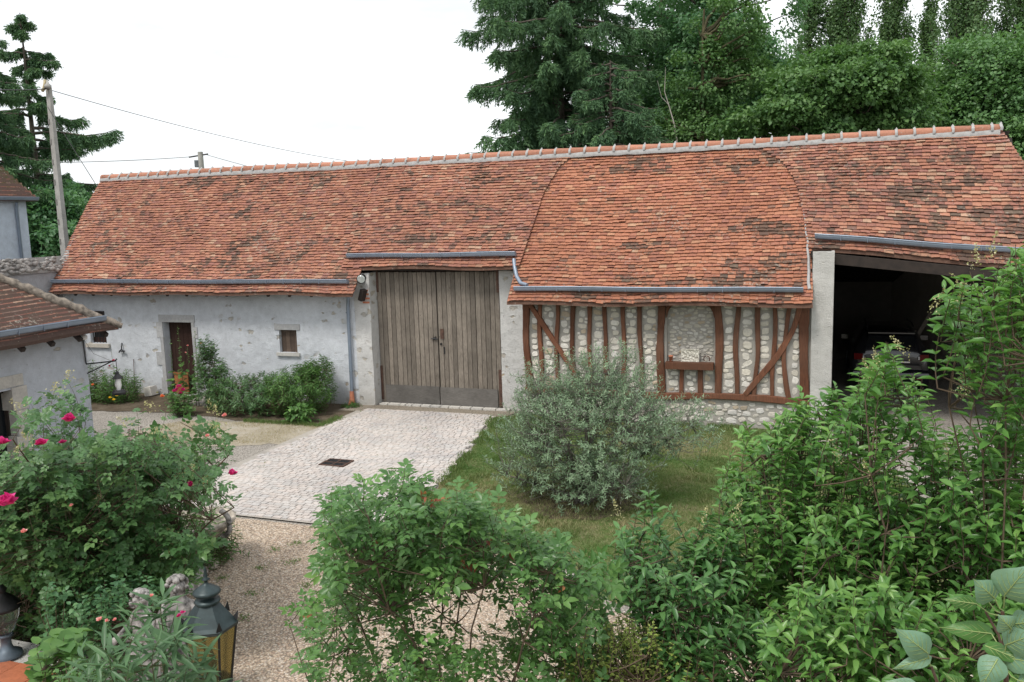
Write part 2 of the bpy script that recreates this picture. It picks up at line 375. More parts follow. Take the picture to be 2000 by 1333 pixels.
# paved drive of individual setts
def paved():
    mb = MB(); rows = np.arange(-7.92, -.72, .104)
    for r, y in enumerate(rows):
        x = -10.34+rng.uniform(0, .12)+.03*math.sin(y*3)
        while x < -5.6:
            wd = rng.uniform(.10, .17); x2 = x+wd
            xr = np.interp(y, [-8, -5.6, -3.2, -.7], [-5.95, -6.12, -6.52, -6.98])
            xl = np.interp(y, [-8, -4, -1], [-9.4 if False else -10.3, -10.3, -10.42])
            if x > xl-.08 and x2 < xr+.06:
                g = .004; z = .024+rng.uniform(-.003, .003)+.006*math.sin(x*2+y); tl = rng.uniform(-.0025, .0025, 4)
                wob = .007*math.sin(x*1.7+r*.1)
                a, b, c_, d_ = x+g, x2-g, y+g+wob, y+.104-g+wob
                j = rng.uniform(-.004, .004, 8)
                q_ = .005
                V = [(a+j[0], c_+j[1], 0), (b+j[2], c_+j[3], 0), (b+j[4], d_+j[5], 0), (a+j[6], d_+j[7], 0)]
                U = [(v[0]+s*q_, v[1]+u*q_, z+tl[k]) for k, (v, s, u) in enumerate(zip(V, (1, -1, -1, 1), (1, 1, -1, -1)))]
                f = rng.uniform(.92, 1.05)*(.90+.2*fbm(x*.7, y*.9, 4)); tint = rng.uniform(-.015, .02)
                if rng.random() < .02: f *= .85
                mb.add(V+U, [(4, 5, 6, 7), (0, 1, 5, 4), (1, 2, 6, 5), (2, 3, 7, 6), (3, 0, 4, 7)], (.535*f+tint, .50*f, .475*f-tint*.5))
            x = x2
    mb.add([(-10.42, -7.95, .014), (-5.9, -7.95, .014), (-6.98, -.72, .014), (-10.45, -.9, .014)], [(0, 1, 2, 3)], (.40, .37, .33))
    o = mb.build('paved_drive', M['sett']); o['kind'] = 'structure'
paved()
mb = MB(); mb.box((-8.72, -5.22, .01), (-8.27, -4.86, .034), .5)
dg = thing('drain_grate', 'dark square iron drain grate set in the pale paving', 'drain grate', (-8.5, -5.04, .03))
mb = MB(); X0, X1, Y0, Y1 = -8.76, -8.24, -5.25, -4.83
for a, b_ in (((X0, Y0), (X1, Y0+.03)), ((X0, Y1-.03), (X1, Y1)), ((X0, Y0+.03), (X0+.03, Y1-.03)), ((X1-.03, Y0+.03), (X1, Y1-.03))): mb.box((*a, .02), (*b_, .046))
mb.box(((X0+X1)/2-.012, Y0+.03, .022), ((X0+X1)/2+.012, Y1-.03, .045)); mb.box((X0+.03, (Y0+Y1)/2-.012, .024), (X1-.03, (Y0+Y1)/2+.012, .044))
mb.build('frame', M['rust'], dg)
mb = MB()
for k in range(9):
    yy = Y0+.05+k*.04; mb.box((X0+.03, yy, .024), (X1-.03, yy+.016, .041))
mb.build('grille', M['iron'], dg)
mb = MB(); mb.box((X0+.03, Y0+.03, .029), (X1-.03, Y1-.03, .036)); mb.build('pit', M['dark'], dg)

# curved stone kerb at the rose bed
kerb = MB()
kp = [(-9.3, -7.72), (-8.75, -8.2), (-8.3, -8.75), (-7.95, -9.3), (-7.62, -9.85), (-7.35, -10.4), (-7.45, -10.9), (-7.8, -11.4)]
for a, b_ in zip(kp[:-1], kp[1:]):
    a = np.array(a); b_ = np.array(b_); m_ = (a+b_)/2; dd = (b_-a)/2*.96; nn = nrm(np.array([-dd[1], dd[0]]))*.085
    kerb.obox((*m_, .05), (*dd, 0), (*nn, 0), (0, 0, .055+rng.uniform(0, .01)), (.42, .40, .38))
tag(kerb.build('stone_edging', M['stone']), 'curved pale stone edging between the rose bed and the gravel', 'edging')

# terrace with terracotta tiles, lower left
mb = MB(); 
TZ = .5
mb.box((-11.5, -19, 0), (-6.2, -12.75, TZ-.02), .5); ob = mb.build('terrace', M['stoneblk']); ob['kind'] = 'structure'
mb = MB()
ca, sa = math.cos(.35), math.sin(.35)
for i in range(-2, 16):
    for j in range(0, 16):
        x0 = -11.4+i*.34; y0 = -18.2+j*.34
        f = rng.uniform(.85, 1.1)
        if x0+.33 < -6.22 and y0+.33 < -12.77: mb.box((x0, y0, TZ-.018), (x0+.332, y0+.332, TZ+rng.uniform(.0, .003)), (.50*f, .17*f, .085*f))
ob = mb.build('terrace_tiles', colmat('terracotta_floor', .6, .2, 40, .25)); ob['kind'] = 'structure'

# ================================================================== BARN
barn = thing('barn', 'long old stone barn with one sloping orange clay tile roof, plank gate and half-timbered wall', 'barn', (-8, 0, 0))
RY, RZ, SL = 1.98, 6.0, 1.153        # ridge line and slope of the upper roof plane
def wob(x): return .018*np.sin(x*.9+1)+.015*np.sin(x*2.3)

def wallgrid(x0, x1, z0, z1, y, openings=(), depth=.35, step=.07, amp=.012, top=None, thick=.45, seed=0):
    """front wall sheet facing -Y with real unevenness, reveals round each opening, top, ends and back"""
    xs = set(np.linspace(x0, x1, max(2, int((x1-x0)/step)+1)).round(4)); zs = set(np.linspace(z0, z1, max(2, int((z1-z0)/step)+1)).round(4))
    for (a, b_, c_, d_) in openings:
        xs = {v for v in xs if min(abs(v-a), abs(v-b_)) > .02 or v in (x0, x1)} | {a, b_}
        zs = {v for v in zs if min(abs(v-c_), abs(v-d_)) > .02 or v in (z0, z1)} | {c_, d_}
    xs = np.array(sorted(xs)); zs = np.array(sorted(zs))
    X, Z = np.meshgrid(xs, zs, indexing='ij')
    Y = y+amp*(fbm(X*1.3, Z*1.3, seed)-.5)*2.2+amp*.6*(vnoise(X*8, Z*8, seed+3)-.5)
    for (a, b_, c_, d_) in openings:
        near = (X > a-.01) & (X < b_+.01) & (Z > c_-.01) & (Z < d_+.01); Y[near] = y
    Zt = Z.copy()
    if top is not None: Zt = z0+(Z-z0)*(np.array([top(x) for x in xs])[:, None]-z0)/(z1-z0)
    P = np.stack([X, Y, Zt], -1); nz_ = len(zs)
    F = []
    for i in range(len(xs)-1):
        for j in range(nz_-1):
            cx, cz = (xs[i]+xs[i+1])/2, (zs[j]+zs[j+1])/2
            if any(a < cx < b_ and c_ < cz < d_ for a, b_, c_, d_ in openings): continue
            k = i*nz_+j; F.append((k, k+nz_, k+nz_+1, k+1))
    mb = MB(); mb.add(P.reshape(-1, 3), np.array(F))
    for a, b_, c_, d_ in openings:
        yb = y+depth
        mb.add([(a, y, c_), (a, yb, c_), (a, yb, d_), (a, y, d_)], [(0, 1, 2, 3)]); mb.add([(b_, y, c_), (b_, yb, c_), (b_, yb, d_), (b_, y, d_)], [(3, 2, 1, 0)])
        mb.add([(a, y, d_), (b_, y, d_), (b_, yb, d_), (a, yb, d_)], [(3, 2, 1, 0)]); mb.add([(a, y, c_), (b_, y, c_), (b_, yb, c_), (a, yb, c_)], [(0, 1, 2, 3)])
    yb = y+thick; tz0 = P[0, -1, 2]; tz1 = P[-1, -1, 2]
    mb.add([P[0, 0], P[0, -1], (x0, yb, tz0), (x0, yb, z0)], [(0, 1, 2, 3)]); mb.add([P[-1, 0], P[-1, -1], (x1, yb, tz1), (x1, yb, z0)], [(3, 2, 1, 0)])
    mb.add([P[0, -1], P[-1, -1], (x1, yb, tz1), (x0, yb, tz0)], [(0, 1, 2, 3)])
    return mb
LY = -.27              # the left wall stands a little forward of the gate
def left_parts(): return set(o for o in barn.children)
def shift(before, dx, dy, dz=0.):
    for o in barn.children:
        if o not in before: o.location = (o.location[0]+dx, o.location[1]+dy, o.location[2]+dz)
DX0, DX1, DZ = -16.84, -15.9, 1.96
wallgrid(-20.05, -10.72, -.02, 3.25, LY, [(DX0+.24, DX1+.24, 0, DZ+.04), (-12.95, -12.43, 1.265, 1.845), (-19.16, -18.59, 1.365, 1.965)], seed=1, thick=.5).build('wall', M['plaster'], barn, True)
wallgrid(-10.718, -10.28, -.02, 3.27, LY-.006, seed=2, amp=.02).build('wall', M['jamb'], barn, True)
wallgrid(-7.03, -6.3, -.02, 3.52, 0, seed=5, amp=.02).build('wall', M['jamb'], barn, True)
wallgrid(-.17, .235, -.02, 3.66, -.50, seed=7, amp=.02, thick=1.0).build('pillar', M['stoneblk'], barn, True)
# left gable and rear walls
def lz(t): return RZ-3.3*t
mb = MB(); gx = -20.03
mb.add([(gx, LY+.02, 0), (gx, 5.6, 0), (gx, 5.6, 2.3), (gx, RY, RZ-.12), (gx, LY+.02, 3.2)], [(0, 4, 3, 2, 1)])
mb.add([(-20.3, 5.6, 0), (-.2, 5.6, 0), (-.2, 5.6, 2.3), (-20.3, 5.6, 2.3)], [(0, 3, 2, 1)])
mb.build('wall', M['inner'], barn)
# carport interior: back wall, right-hand skewed wall, left partition
def rwx(y): return 3.12+(5.67-y)*.335
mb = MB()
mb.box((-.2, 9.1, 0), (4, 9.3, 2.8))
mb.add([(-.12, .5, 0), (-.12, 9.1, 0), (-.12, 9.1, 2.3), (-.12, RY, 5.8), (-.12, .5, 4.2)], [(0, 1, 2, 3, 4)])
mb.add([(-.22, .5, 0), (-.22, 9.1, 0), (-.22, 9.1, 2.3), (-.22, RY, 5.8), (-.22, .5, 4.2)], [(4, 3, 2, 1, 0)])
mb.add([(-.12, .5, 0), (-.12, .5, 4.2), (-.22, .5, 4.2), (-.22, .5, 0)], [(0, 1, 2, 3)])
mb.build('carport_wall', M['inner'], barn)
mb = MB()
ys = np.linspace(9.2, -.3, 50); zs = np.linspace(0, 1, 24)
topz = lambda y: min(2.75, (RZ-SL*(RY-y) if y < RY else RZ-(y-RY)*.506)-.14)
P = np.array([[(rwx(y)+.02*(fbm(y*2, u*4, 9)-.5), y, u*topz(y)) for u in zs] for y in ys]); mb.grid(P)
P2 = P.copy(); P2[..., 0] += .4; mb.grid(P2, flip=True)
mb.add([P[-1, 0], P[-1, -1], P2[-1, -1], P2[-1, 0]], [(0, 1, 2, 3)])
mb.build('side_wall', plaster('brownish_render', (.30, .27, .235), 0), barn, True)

# steep end slope of the carport roof between the verge and the side wall
ys2 = np.linspace(9.2, -.25, 30); E_ = []
for y in ys2:
    zt = (RZ-SL*(RY-y) if y < RY else RZ-(y-RY)*.506)-.09; xe = 3.40+max(0, RY-y)*.55-.12
    a_ = np.array((xe, y, zt)); b_ = np.array((rwx(y)+.05, y, min(2.72, zt-.02))); E_.append([a_+(b_-a_)*k/8 for k in range(9)])
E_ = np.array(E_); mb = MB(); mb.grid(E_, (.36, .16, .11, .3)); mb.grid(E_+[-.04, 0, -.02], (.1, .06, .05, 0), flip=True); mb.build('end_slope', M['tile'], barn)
# ---- tiled roof surfaces
def tcolor(x, t, region, seed):
    n = len(x); r = rng.random(n)
    pal = np.array([(.42, .175, .10), (.385, .16, .105), (.455, .205, .12), (.335, .14, .098), (.47, .26, .155), (.28, .125, .098), (.50, .33, .21), (.15, .10, .08)])
    if region == 'mid': pr = np.array([.38, .22, .20, .08, .05, .04, .015, .015])
    elif region == 'right': pr = np.array([.20, .20, .16, .14, .09, .11, .05, .05])
    elif region == 'old': pal = np.array([(.22, .10, .075), (.27, .13, .095), (.16, .08, .065), (.32, .19, .14), (.20, .13, .105), (.12, .075, .06), (.25, .12, .095), (.38, .24, .17)]); pr = np.array([.22, .2, .18, .08, .14, .1, .05, .03])
    else: pr = np.array([.28, .22, .18, .11, .08, .08, .03, .02])
    idx = np.searchsorted(np.cumsum(pr/pr.sum()), r).clip(0, 7)
    pal = pal*.72+pal[:4].mean(0)*.28 if region != 'old' else pal
    if region == 'mid': pal = pal*[1.07, 1.0, .90]
    c = pal[idx]*rng.uniform(.88, 1.12, (n, 1))*(.86+.3*fbm(x*.45, t*4, seed+9))[:, None]
    g = c.mean(1, keepdims=True)
    if region != 'old':
        c = (c*.90+g*.10)*.90; c[:, 2] *= 1.03
    dark = fbm(x*1.1+seed, t*9, seed)             # patches where tiles have weathered black
    lich = np.clip((dark-.55)*6, 0, 1)*rng.random(n)
    if region == 'mid': lich = lich*1.2
    if region == 'mid': lich *= np.clip((x+6.0)/1.2, .15, 1)
    if region == 'right': lich = np.clip(lich*1.1+.25*rng.random(n), 0, 1)
    return np.c_[c, lich]
def tiles(mb, surf, nrows, xl, xr, region, seed, t0=0., t1=1., tw=.165, thick=.016):
    dt = (t1-t0)/nrows; XS = []; XE = []; TL = []; XC = []
    for j in range(nrows):
        tl = t0+(j+1)*dt
        a0, b0 = xl(tl), xr(tl)
        x = a0-rng.uniform(0, tw)
        es = [x]
        while x < b0: x += tw*rng.uniform(.86, 1.14); es.append(x)
        es = np.array(es); a = es[:-1].clip(a0, b0); b_ = es[1:].clip(a0, b0); k = (b_-a) > .03
        XS.append(a[k]); XE.append(b_[k]); TL.append(np.full(k.sum(), tl))
    a = np.concatenate(XS)+.002; b_ = np.concatenate(XE)-.002; tl = np.concatenate(TL); n = len(a); xc = (a+b_)/2
    wv = dt*.30*(fbm(xc*1.0, tl*nrows*.35, seed+5)-.5)*2
    ja = rng.normal(0, dt*.07, n); jb = ja+rng.normal(0, dt*.09, n)
    tla = tl+wv+ja; tlb = tl+wv+jb; tu = tl-dt*1.35
    def pt(x, t): return surf(x, t)
    e = 1e-3
    p0 = pt(xc, tl); nx = pt(xc+e, tl)-p0; ny = pt(xc, tl-e)-p0; Nn = nrm(np.cross(nx, ny))
    lift = np.abs(rng.normal(0, .007, n))+.040; liftb = lift+rng.normal(0, .004, n)
    up = .008
    A = pt(a, tla)+Nn*lift[:, None]; B = pt(b_, tlb)+Nn*liftb[:, None]; C_ = pt(b_-.0, tu)+Nn*up; D_ = pt(a, tu)+Nn*up
    crown = Nn*.005
    Mf = (A+B)/2+crown-(D_-A)*.02*0; Mb = (C_+D_)/2+crown
    A2, B2 = A-Nn*thick, B-Nn*thick; D2, C2 = D_-Nn*.014, C_-Nn*.014; M2 = Mf-Nn*thick
    V = np.stack([A, Mf, B, C_, Mb, D_, A2, M2, B2, C2, D2], 1).reshape(-1, 3)
    f = np.array([(0, 1, 4, 5), (1, 2, 3, 4), (6, 7, 1, 0), (7, 8, 2, 1), (8, 9, 3, 2), (6, 0, 5, 10), (10, 9, 8, 6)])
    F = (f[None]+(np.arange(n)*11)[:, None, None]).reshape(-1, 4)
    col = np.repeat(tcolor(xc, tl, region, seed), 11, 0)
    mb.add(V, F, col)
def deck(mb, surf, xl, xr, t0=0, t1=1., n=26, m=24, th=.06, col=(.16, .09, .065, 0)):
    T = np.linspace(t0, t1, m); P = []
    for t in T:
        x = np.linspace(xl(t), xr(t), n); P.append(surf(x, np.full(n, t)))
    P = np.array(P); Q = P-np.array([0, 0, th])
    mb.grid(P, col, flip=False); mb.grid(Q, col, flip=True)
    for e1, e2 in ((P[0], Q[0]), (Q[-1], P[-1]), (Q[:, 0], P[:, 0]), (P[:, -1], Q[:, -1])):
        mb.grid(np.stack([e1, e2]), col)
def ss(v): v = np.clip(v, 0, 1); return v*v*(3-2*v)
def sag(x, t): return .03*np.sin(x*.55+.6)*np.sin(PI*np.clip(t, 0, 1))+.018*np.sin(x*1.9)*t+.03*(fbm(x*.8, t*5, 40)-.5)
# left roof runs to the eave at z 2.77; the strip over the gate lifts to 3.37
LB = -10.92
TL = (RY+.80)/2.28
def surfL(x, t):
    x = np.asarray(x, float); t = np.asarray(t, float); y = RY-2.28*TL*t
    return np.stack([x+0*y, y, RZ-SL*(RY-y)+sag(x, t)+.03*t**3], -1)
TG = (RY+.34)/2.28
def surfG(x, t):       # strip over the gate, lying slightly proud
    x = np.asarray(x, float); t = np.asarray(t, float); y = RY-2.28*TG*t
    return np.stack([x+0*y, y, RZ-SL*(RY-y)+sag(x, t*.82)+.07*t**1.5], -1)
def vergeL(t): return float(np.interp(t, [0, .26, .54, .76, 1], [-20.42, -20.36, -20.24, -20.06, -19.86]))
EB = ([1.98, 1.66, 1.13, .62, -.36], [-5.68, -6.05, -6.28, -6.33, -6.43])
def leftEdge(t): return float(np.interp(-(RY-2.28*t), [-v for v in EB[0]], EB[1]))
TM = (RY+.88)/2.28       # the middle roof runs further down the same slope
def surfM(x, t):
    x = np.asarray(x, float); y = RY-2.28*TM*np.asarray(t, float)
    s_ = sag(x, t)
    return np.stack([x+0*y, y, RZ-.07-SL*(RY-y)+.02*np.asarray(t)+s_], -1)
RB = ([1.98, 1.88, 1.55, 1.15, .58, 0, -1], [-1.9, -1.41, -.84, -.56, -.38, -.29, -.22])
def rightEdge(t): return float(np.interp(-(RY-2.28*t), [-v for v in RB[0]], RB[1]))
def vergeX(y): return 3.42+(RY-y)*.55
def surfR(x, t):
    x = np.asarray(x, float); t = np.asarray(t, float)
    ye = .0-.09*np.clip(x+.2, -1, 8); y = RY-(RY-ye)*t
    return np.stack([x+0*y, y, RZ-SL*(RY-y)+sag(x, t)], -1)
mb = MB()
deck(mb, surfL, vergeL, lambda t: -10.95 if t < .8 else -10.45, 0, 1, n=60)
tiles(mb, surfL, 47, lambda t: vergeL(t)-.03, lambda t: -10.97 if t < .72 else -10.42, 'left', 3)
deck(mb, surfG, lambda t: LB, lambda t: leftEdge(t*TG), 0, 1, n=30)
tiles(mb, surfG, 39, lambda t: LB-.06, lambda t: leftEdge(t*TG)+.03, 'left', 13)
mb.build('roof', M['tile'], barn)
mb = MB()
deck(mb, surfM, lambda t: leftEdge(t*TM)-(.35 if t*TM < .93 else .1), lambda t: rightEdge(t*TM)+.3 if t*TM < .86 else rightEdge(t*TM)+.08, 0, 1, n=40)
tiles(mb, surfM, 47, lambda t: leftEdge(t*TM)-(.3 if t*TM < .93 else .08), lambda t: (rightEdge(t*TM)+.3 if t*TM < .86 else rightEdge(t*TM)+.09), 'mid', 33)
mb.build('roof', M['tile'], barn)
mb = MB()
rl = lambda t: rightEdge(t*.87)+.0
rr = lambda t: vergeX(RY-2.2*t)
deck(mb, surfR, rl, rr, 0, 1, n=34)
tiles(mb, surfR, 35, lambda t: rl(t)-.02, rr, 'right', 53)
mb.build('roof', M['tile'], barn)
# rear slopes
mb = MB()
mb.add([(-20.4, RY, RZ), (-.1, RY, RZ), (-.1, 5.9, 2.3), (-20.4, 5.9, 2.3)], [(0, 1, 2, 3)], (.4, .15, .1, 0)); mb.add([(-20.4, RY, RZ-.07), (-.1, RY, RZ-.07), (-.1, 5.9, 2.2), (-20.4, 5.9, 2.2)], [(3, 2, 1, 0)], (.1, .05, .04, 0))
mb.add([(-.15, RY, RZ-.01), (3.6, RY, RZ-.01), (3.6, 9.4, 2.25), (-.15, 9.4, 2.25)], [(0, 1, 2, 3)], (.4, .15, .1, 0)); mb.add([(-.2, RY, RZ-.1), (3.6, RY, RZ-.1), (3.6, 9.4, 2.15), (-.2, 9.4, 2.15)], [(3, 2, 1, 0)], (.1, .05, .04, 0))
mb.build('rear_roof', M['tile'], barn)
# white mortar fillet down the right-hand step
T = np.linspace(.42, .93, 16); mb = MB()
P = np.array([surfM(np.array([rightEdge(t*TM)+.02]), np.array([t]))[0]+np.array([0, -.01, .06]) for t in T]); P[:, 0] = [rightEdge(t*TM)-.0 for t in T]
P[:, 0] += .03*rng.random(16); mb.tube(P, np.linspace(.012, .034, 16), 7)
mb.build('mortar_fillet', M['mortar'], barn, True)

# ridge: half-round tiles bedded in mortar, a collar at each joint
rt = MB(); rm = MB(); x = -20.42; k = 0
def ridge_z(x): return RZ+.045+.012*math.sin(x*.7)
while x < 3.35:
    ln = .362+rng.uniform(-.012, .012); x2 = min(x+ln, 3.42); th = np.linspace(-.1*PI, 1.1*PI, 9)
    P = []
    for xx, rr_ in ((x+.008, .118), (x2-.008, .105)):
        P.append([(xx, RY-math.cos(a)*rr_, ridge_z(xx)+math.sin(a)*rr_*.9-.02) for a in th])
    f = rng.uniform(.82, 1.12); rt.grid(np.array(P), (.43*f, .20*f, .135*f, .0), flip=True)
    P = []
    for xx, rr_ in ((x2-.028, .110), (x2-.012, .120), (x2+.012, .121), (x2+.028, .108)):
        P.append([(xx+rng.uniform(-.006, .006), RY-math.cos(a)*(rr_+(.035 if a < .35 else 0)), ridge_z(xx)+math.sin(a)*rr_-.02+(.02 if abs(a-PI/2) < .3 and rr_ > .12 else 0)) for a in th])
    rm.grid(np.array(P), flip=True)
    if rng.random() < .9:
        rm.add([(x2-.02, RY-.02, ridge_z(x2)+.10), (x2+.02, RY-.02, ridge_z(x2)+.10), (x2+.005, RY, ridge_z(x2)+.132), (x2, RY+.03, ridge_z(x2)+.10)], [(0, 1, 2), (1, 3, 2), (3, 0, 2)])
    x = x2
rt.build('ridge_tiles', M['tile'], barn, True)
xs = np.linspace(-20.42, 3.4, 300); P = []
for yy, zz in ((-.135, -.115), (-.14, -.075), (-.115, -.02), (-.09, .02)):
    P.append(np.stack([xs, RY+yy+.008*(vnoise(xs*6, xs*0+yy*30, 3)-.5), RZ+zz+.012+.02*(vnoise(xs*5, xs*0+zz*50, 8)-.5)], -1))
rm.grid(np.array(P), flip=True)
rm.build('ridge_mortar', M['mortar'], barn, True)

# gutters: zinc channel lying on the lowest courses
def gutter(name, P0, P1, parent, n=24, r=.062, seams=True):
    P0 = np.array(P0, float); P1 = np.array(P1, float); ax = nrm(P1-P0); out = nrm(np.cross(ax, [0, 0, 1.])); up = np.array([0, 0, 1.])
    if out @ np.array([0, -1., 0]) < 0 and abs(out[1]) > .5: out = -out
    prof = [(-.02, .055), (-.035, -.01), (-.01, -.045), (.035, -.05), (.07, -.03), (.085, .01), (.088, .045), (.10, .05), (.094, .062), (.078, .052), (.072, .01), (.055, -.02), (.02, -.035), (-.012, 0), (-.01, .055)]
    T = np.linspace(0, 1, n); mb = MB()
    P = np.array([[P0+(P1-P0)*t+out*a+up*(b_+.008*math.sin(t*9)) for a, b_ in prof] for t in T]); mb.grid(P, None, True); mb.grid(P-0, None, False) if False else None
    for end in (P[0], P[-1]): mb.add(end[:9], [tuple(range(9))])
    o = mb.build(name, M['zinc'], parent)
    L_ = np.linalg.norm(P1-P0); sb = MB()
    for k in range(1, int(L_/.5)):
        c = P0+ax*k*.5
        sb.obox(c+out*.0895+up*.008, ax*.006, out*.006, up*.052)
    sb.build('bracket', M['mortar'] if False else M['zinc'], o)
    return o
def on(surf, x, t, h): p = surf(np.array([x]), np.array([t]))[0]; return p+np.array([0, -.03, h])
gutter('gutter', on(surfL, -19.88, .942, .10), on(surfL, -10.62, .942, .10), barn, 40)
gutter('gutter', on(surfG, -10.86, .93, .10), on(surfG, -6.52, .93, .10), barn)
gutter('gutter', on(surfM, -6.38, .945, .10), on(surfM, -.33, .945, .10), barn, 30)
gutter('gutter', on(surfR, -.14, .945, .12), on(surfR, 4.2, .945, .12), barn)
# downspouts
mb = MB(); mb.tube([(-10.62, -.70, 2.90), (-10.66, -.62, 2.74), (-10.84, -.36, 2.62), (-10.86, -.35, 2.4), (-10.88, -.35, .30)], .042, 10)
for z_ in (.85, 2.3): mb.tube([(-10.87, -.35, z_), (-10.87, -.35, z_+.03)], .05, 10)
dsp = mb.build('downspout', M['zinc'], barn, True)
MB().tube([(-10.88, -.355, .36), (-10.88, -.355, .16), (-10.88, -.40, .0)], [.05, .065, .09], 10).build('foot', M['terracotta'], dsp, True)
mb = MB(); g0 = on(surfG, -6.56, .95, .04); g1 = on(surfM, -6.1, .93, .12)
mb.tube([g0, g0+(g1-g0)*np.array([.1, .2, .30]), g0+(g1-g0)*np.array([.3, .5, .68]), g0+(g1-g0)*np.array([.6, .8, .93]), g1], .045, 10); mb.build('downspout', M['zinc'], barn, True)
# rafter tails under the left eave, header beams
for x in np.arange(-19.7, -10.7, .62):
    MB().obox((x, -.50, 3.02), (.035, 0, 0), (0, .23, .265), (0, -.02, .03)).build('rafter', M['darkwood'], barn)
MB().obox((-8.45, .0, 3.40), (1.82, 0, 0), (0, .12, 0), (0, 0, .10)).build('lintel_beam', M['darkwood'], barn)
mb = MB(); p0 = np.array([-.1, -.12, 3.53]); p1 = np.array([4.9, -.5, 2.98])
mb.obox((p0+p1)/2, (p1-p0)/2, (0, .09, 0), (0, 0, .10)); mb.build('header_beam', M['darkwood'], barn)
MB().obox((-.02, -.16, 3.60), (.2, 0, 0), (0, .16, 0), (0, 0, .06)).build('header_beam', M['darkwood'], barn)
for k in range(7):
    x = .3+k*.55; a = surfR(np.array([x]), np.array([.02]))[0]-np.array([0, 0, .16]); b_ = surfR(np.array([x]), np.array([.96]))[0]-np.array([0, 0, .15])
    MB().obox((a+b_)/2, (.035, 0, 0), (b_-a)/2, (0, .03, .05)).build('rafter', M['darkwood'], barn)

# ---- gate: two plank leaves
gate_y = .07
def leaf_gate(x0, x1, z0, z1, seed):
    r = np.random.default_rng(seed); mb = MB(); n = 13; e = np.linspace(x0, x1, n+1)+np.r_[0, r.normal(0, .006, n-1), 0]
    for k in range(n):
        yy = gate_y+r.uniform(-.004, .006); ww = r.uniform(.1, .9)
        a, b_ = e[k]+.0065, e[k+1]-.0065; zb = z0+r.uniform(-.0, .01); zt = z1+r.uniform(-.015, .0)
        mb.add([(a, yy, zb), (b_, yy, zb), (b_+r.normal(0, .003), yy, zt), (a, yy, zt), (a, yy+.04, zb), (b_, yy+.04, zb), (b_, yy+.04, zt), (a, yy+.04, zt)],
               [(0, 1, 2, 3), (1, 5, 6, 2), (4, 0, 3, 7), (3, 2, 6, 7), (0, 4, 5, 1)], ww)
    mb.box((x0, gate_y+.05, z0), (x1, gate_y+.07, z1), 0.)
    return mb
gl = leaf_gate(-10.27, -8.68, .03, 3.27, 1).build('gate_leaf', M['greywood'], barn)
gr = leaf_gate(-8.655, -7.06, .02, 3.27, 2).build('gate_leaf', M['greywood'], barn)
MB().box((-10.14, gate_y-.035, .03), (-8.675, gate_y-.008, .48), .4).build('kick_board', M['kick'], gl)
MB().box((-8.65, gate_y-.04, .0), (-7.16, gate_y-.008, .47), .7).build('kick_board', M['kick'], gr)
MB().box((-10.27, gate_y-.02, 2.78), (-10.215, gate_y-.004, 3.3), .2).build('hinge_strap', M['rust'], gl); MB().box((-10.27, gate_y-.02, .1), (-10.21, gate_y-.004, .95), .2).build('hinge_strap', M['rust'], gl)
MB().box((-7.12, gate_y-.02, 2.78), (-7.05, gate_y-.004, 3.3), .2).build('hinge_strap', M['rust'], gr); MB().box((-7.13, gate_y-.02, .05), (-7.05, gate_y-.004, .95), .2).build('hinge_strap', M['rust'], gr)
mb = MB(); mb.box((-8.60, gate_y-.022, 1.66), (-8.51, gate_y-.004, 1.90)); mb.build('lock_plate', M['rust'], gr)
mb = MB(); mb.tube([(-8.84, gate_y-.03, 1.66), (-8.66, gate_y-.03, 1.65)], .014, 6); mb.tube([(-8.72, gate_y-.03, 1.64), (-8.72, gate_y-.03, 1.72)], .012, 6); mb.box((-8.8, gate_y-.02, 1.63), (-8.74, gate_y-.002, 1.69)); mb.build('bolt', M['iron'], gl)
mb = MB(); mb.lathe((-8.59, gate_y-.012, 1.53), [(.001, 0), (.03, 0)], 10); mb.tube([(-8.59, gate_y-.03, 1.53), (-8.59, gate_y-.0, 1.53)], .028, 10); mb.box((-8.535, gate_y-.012, 1.29), (-8.50, gate_y-.003, 1.46)); mb.build('keyhole', M['dark'], gr)
mb = MB()
x = -10.25
while x < -7.05:
    w_ = rng.uniform(.16, .34); mb.obox((x+w_/2, -.075, .012), (w_/2-.012, 0, 0), (0, .075, 0), (0, 0, .028), (.56, .54, .50)); x += w_
mb.build('threshold', M['stone'], barn)
for zz in (2.56, 2.66, 2.76, 2.85):
    MB().obox((-10.40+rng.uniform(-.03, .03), LY-.022, zz), (.09, 0, 0), (0, .01, 0), (0, 0, .022)).build('brick', M['terracotta'], barn)
# wall lamp and timber stub beside the gate
_b = left_parts()
mb = MB(); mb.tube([(-10.62, .02, 3.14), (-10.48, -.26, 3.15)], .025, 8); mb.tube([(-10.48, -.24, 3.16), (-10.45, -.36, 3.13)], [.095, .115], 16); wl = mb.build('wall_lamp', M['iron'], barn, True)
MB().tube([(-10.45, -.355, 3.132), (-10.445, -.375, 3.126)], [.102, .085], 16).build('lamp_glass', simple('lamp_glass', (.45, .48, .46), .15), wl, True)
MB().obox((-10.58, -.1, 2.73), (.045, 0, -.02), (0, .1, 0), (.04, 0, .13)).build('timber_stub', M['darkwood'], barn)

shift(_b, .17, LY-.02, .02)
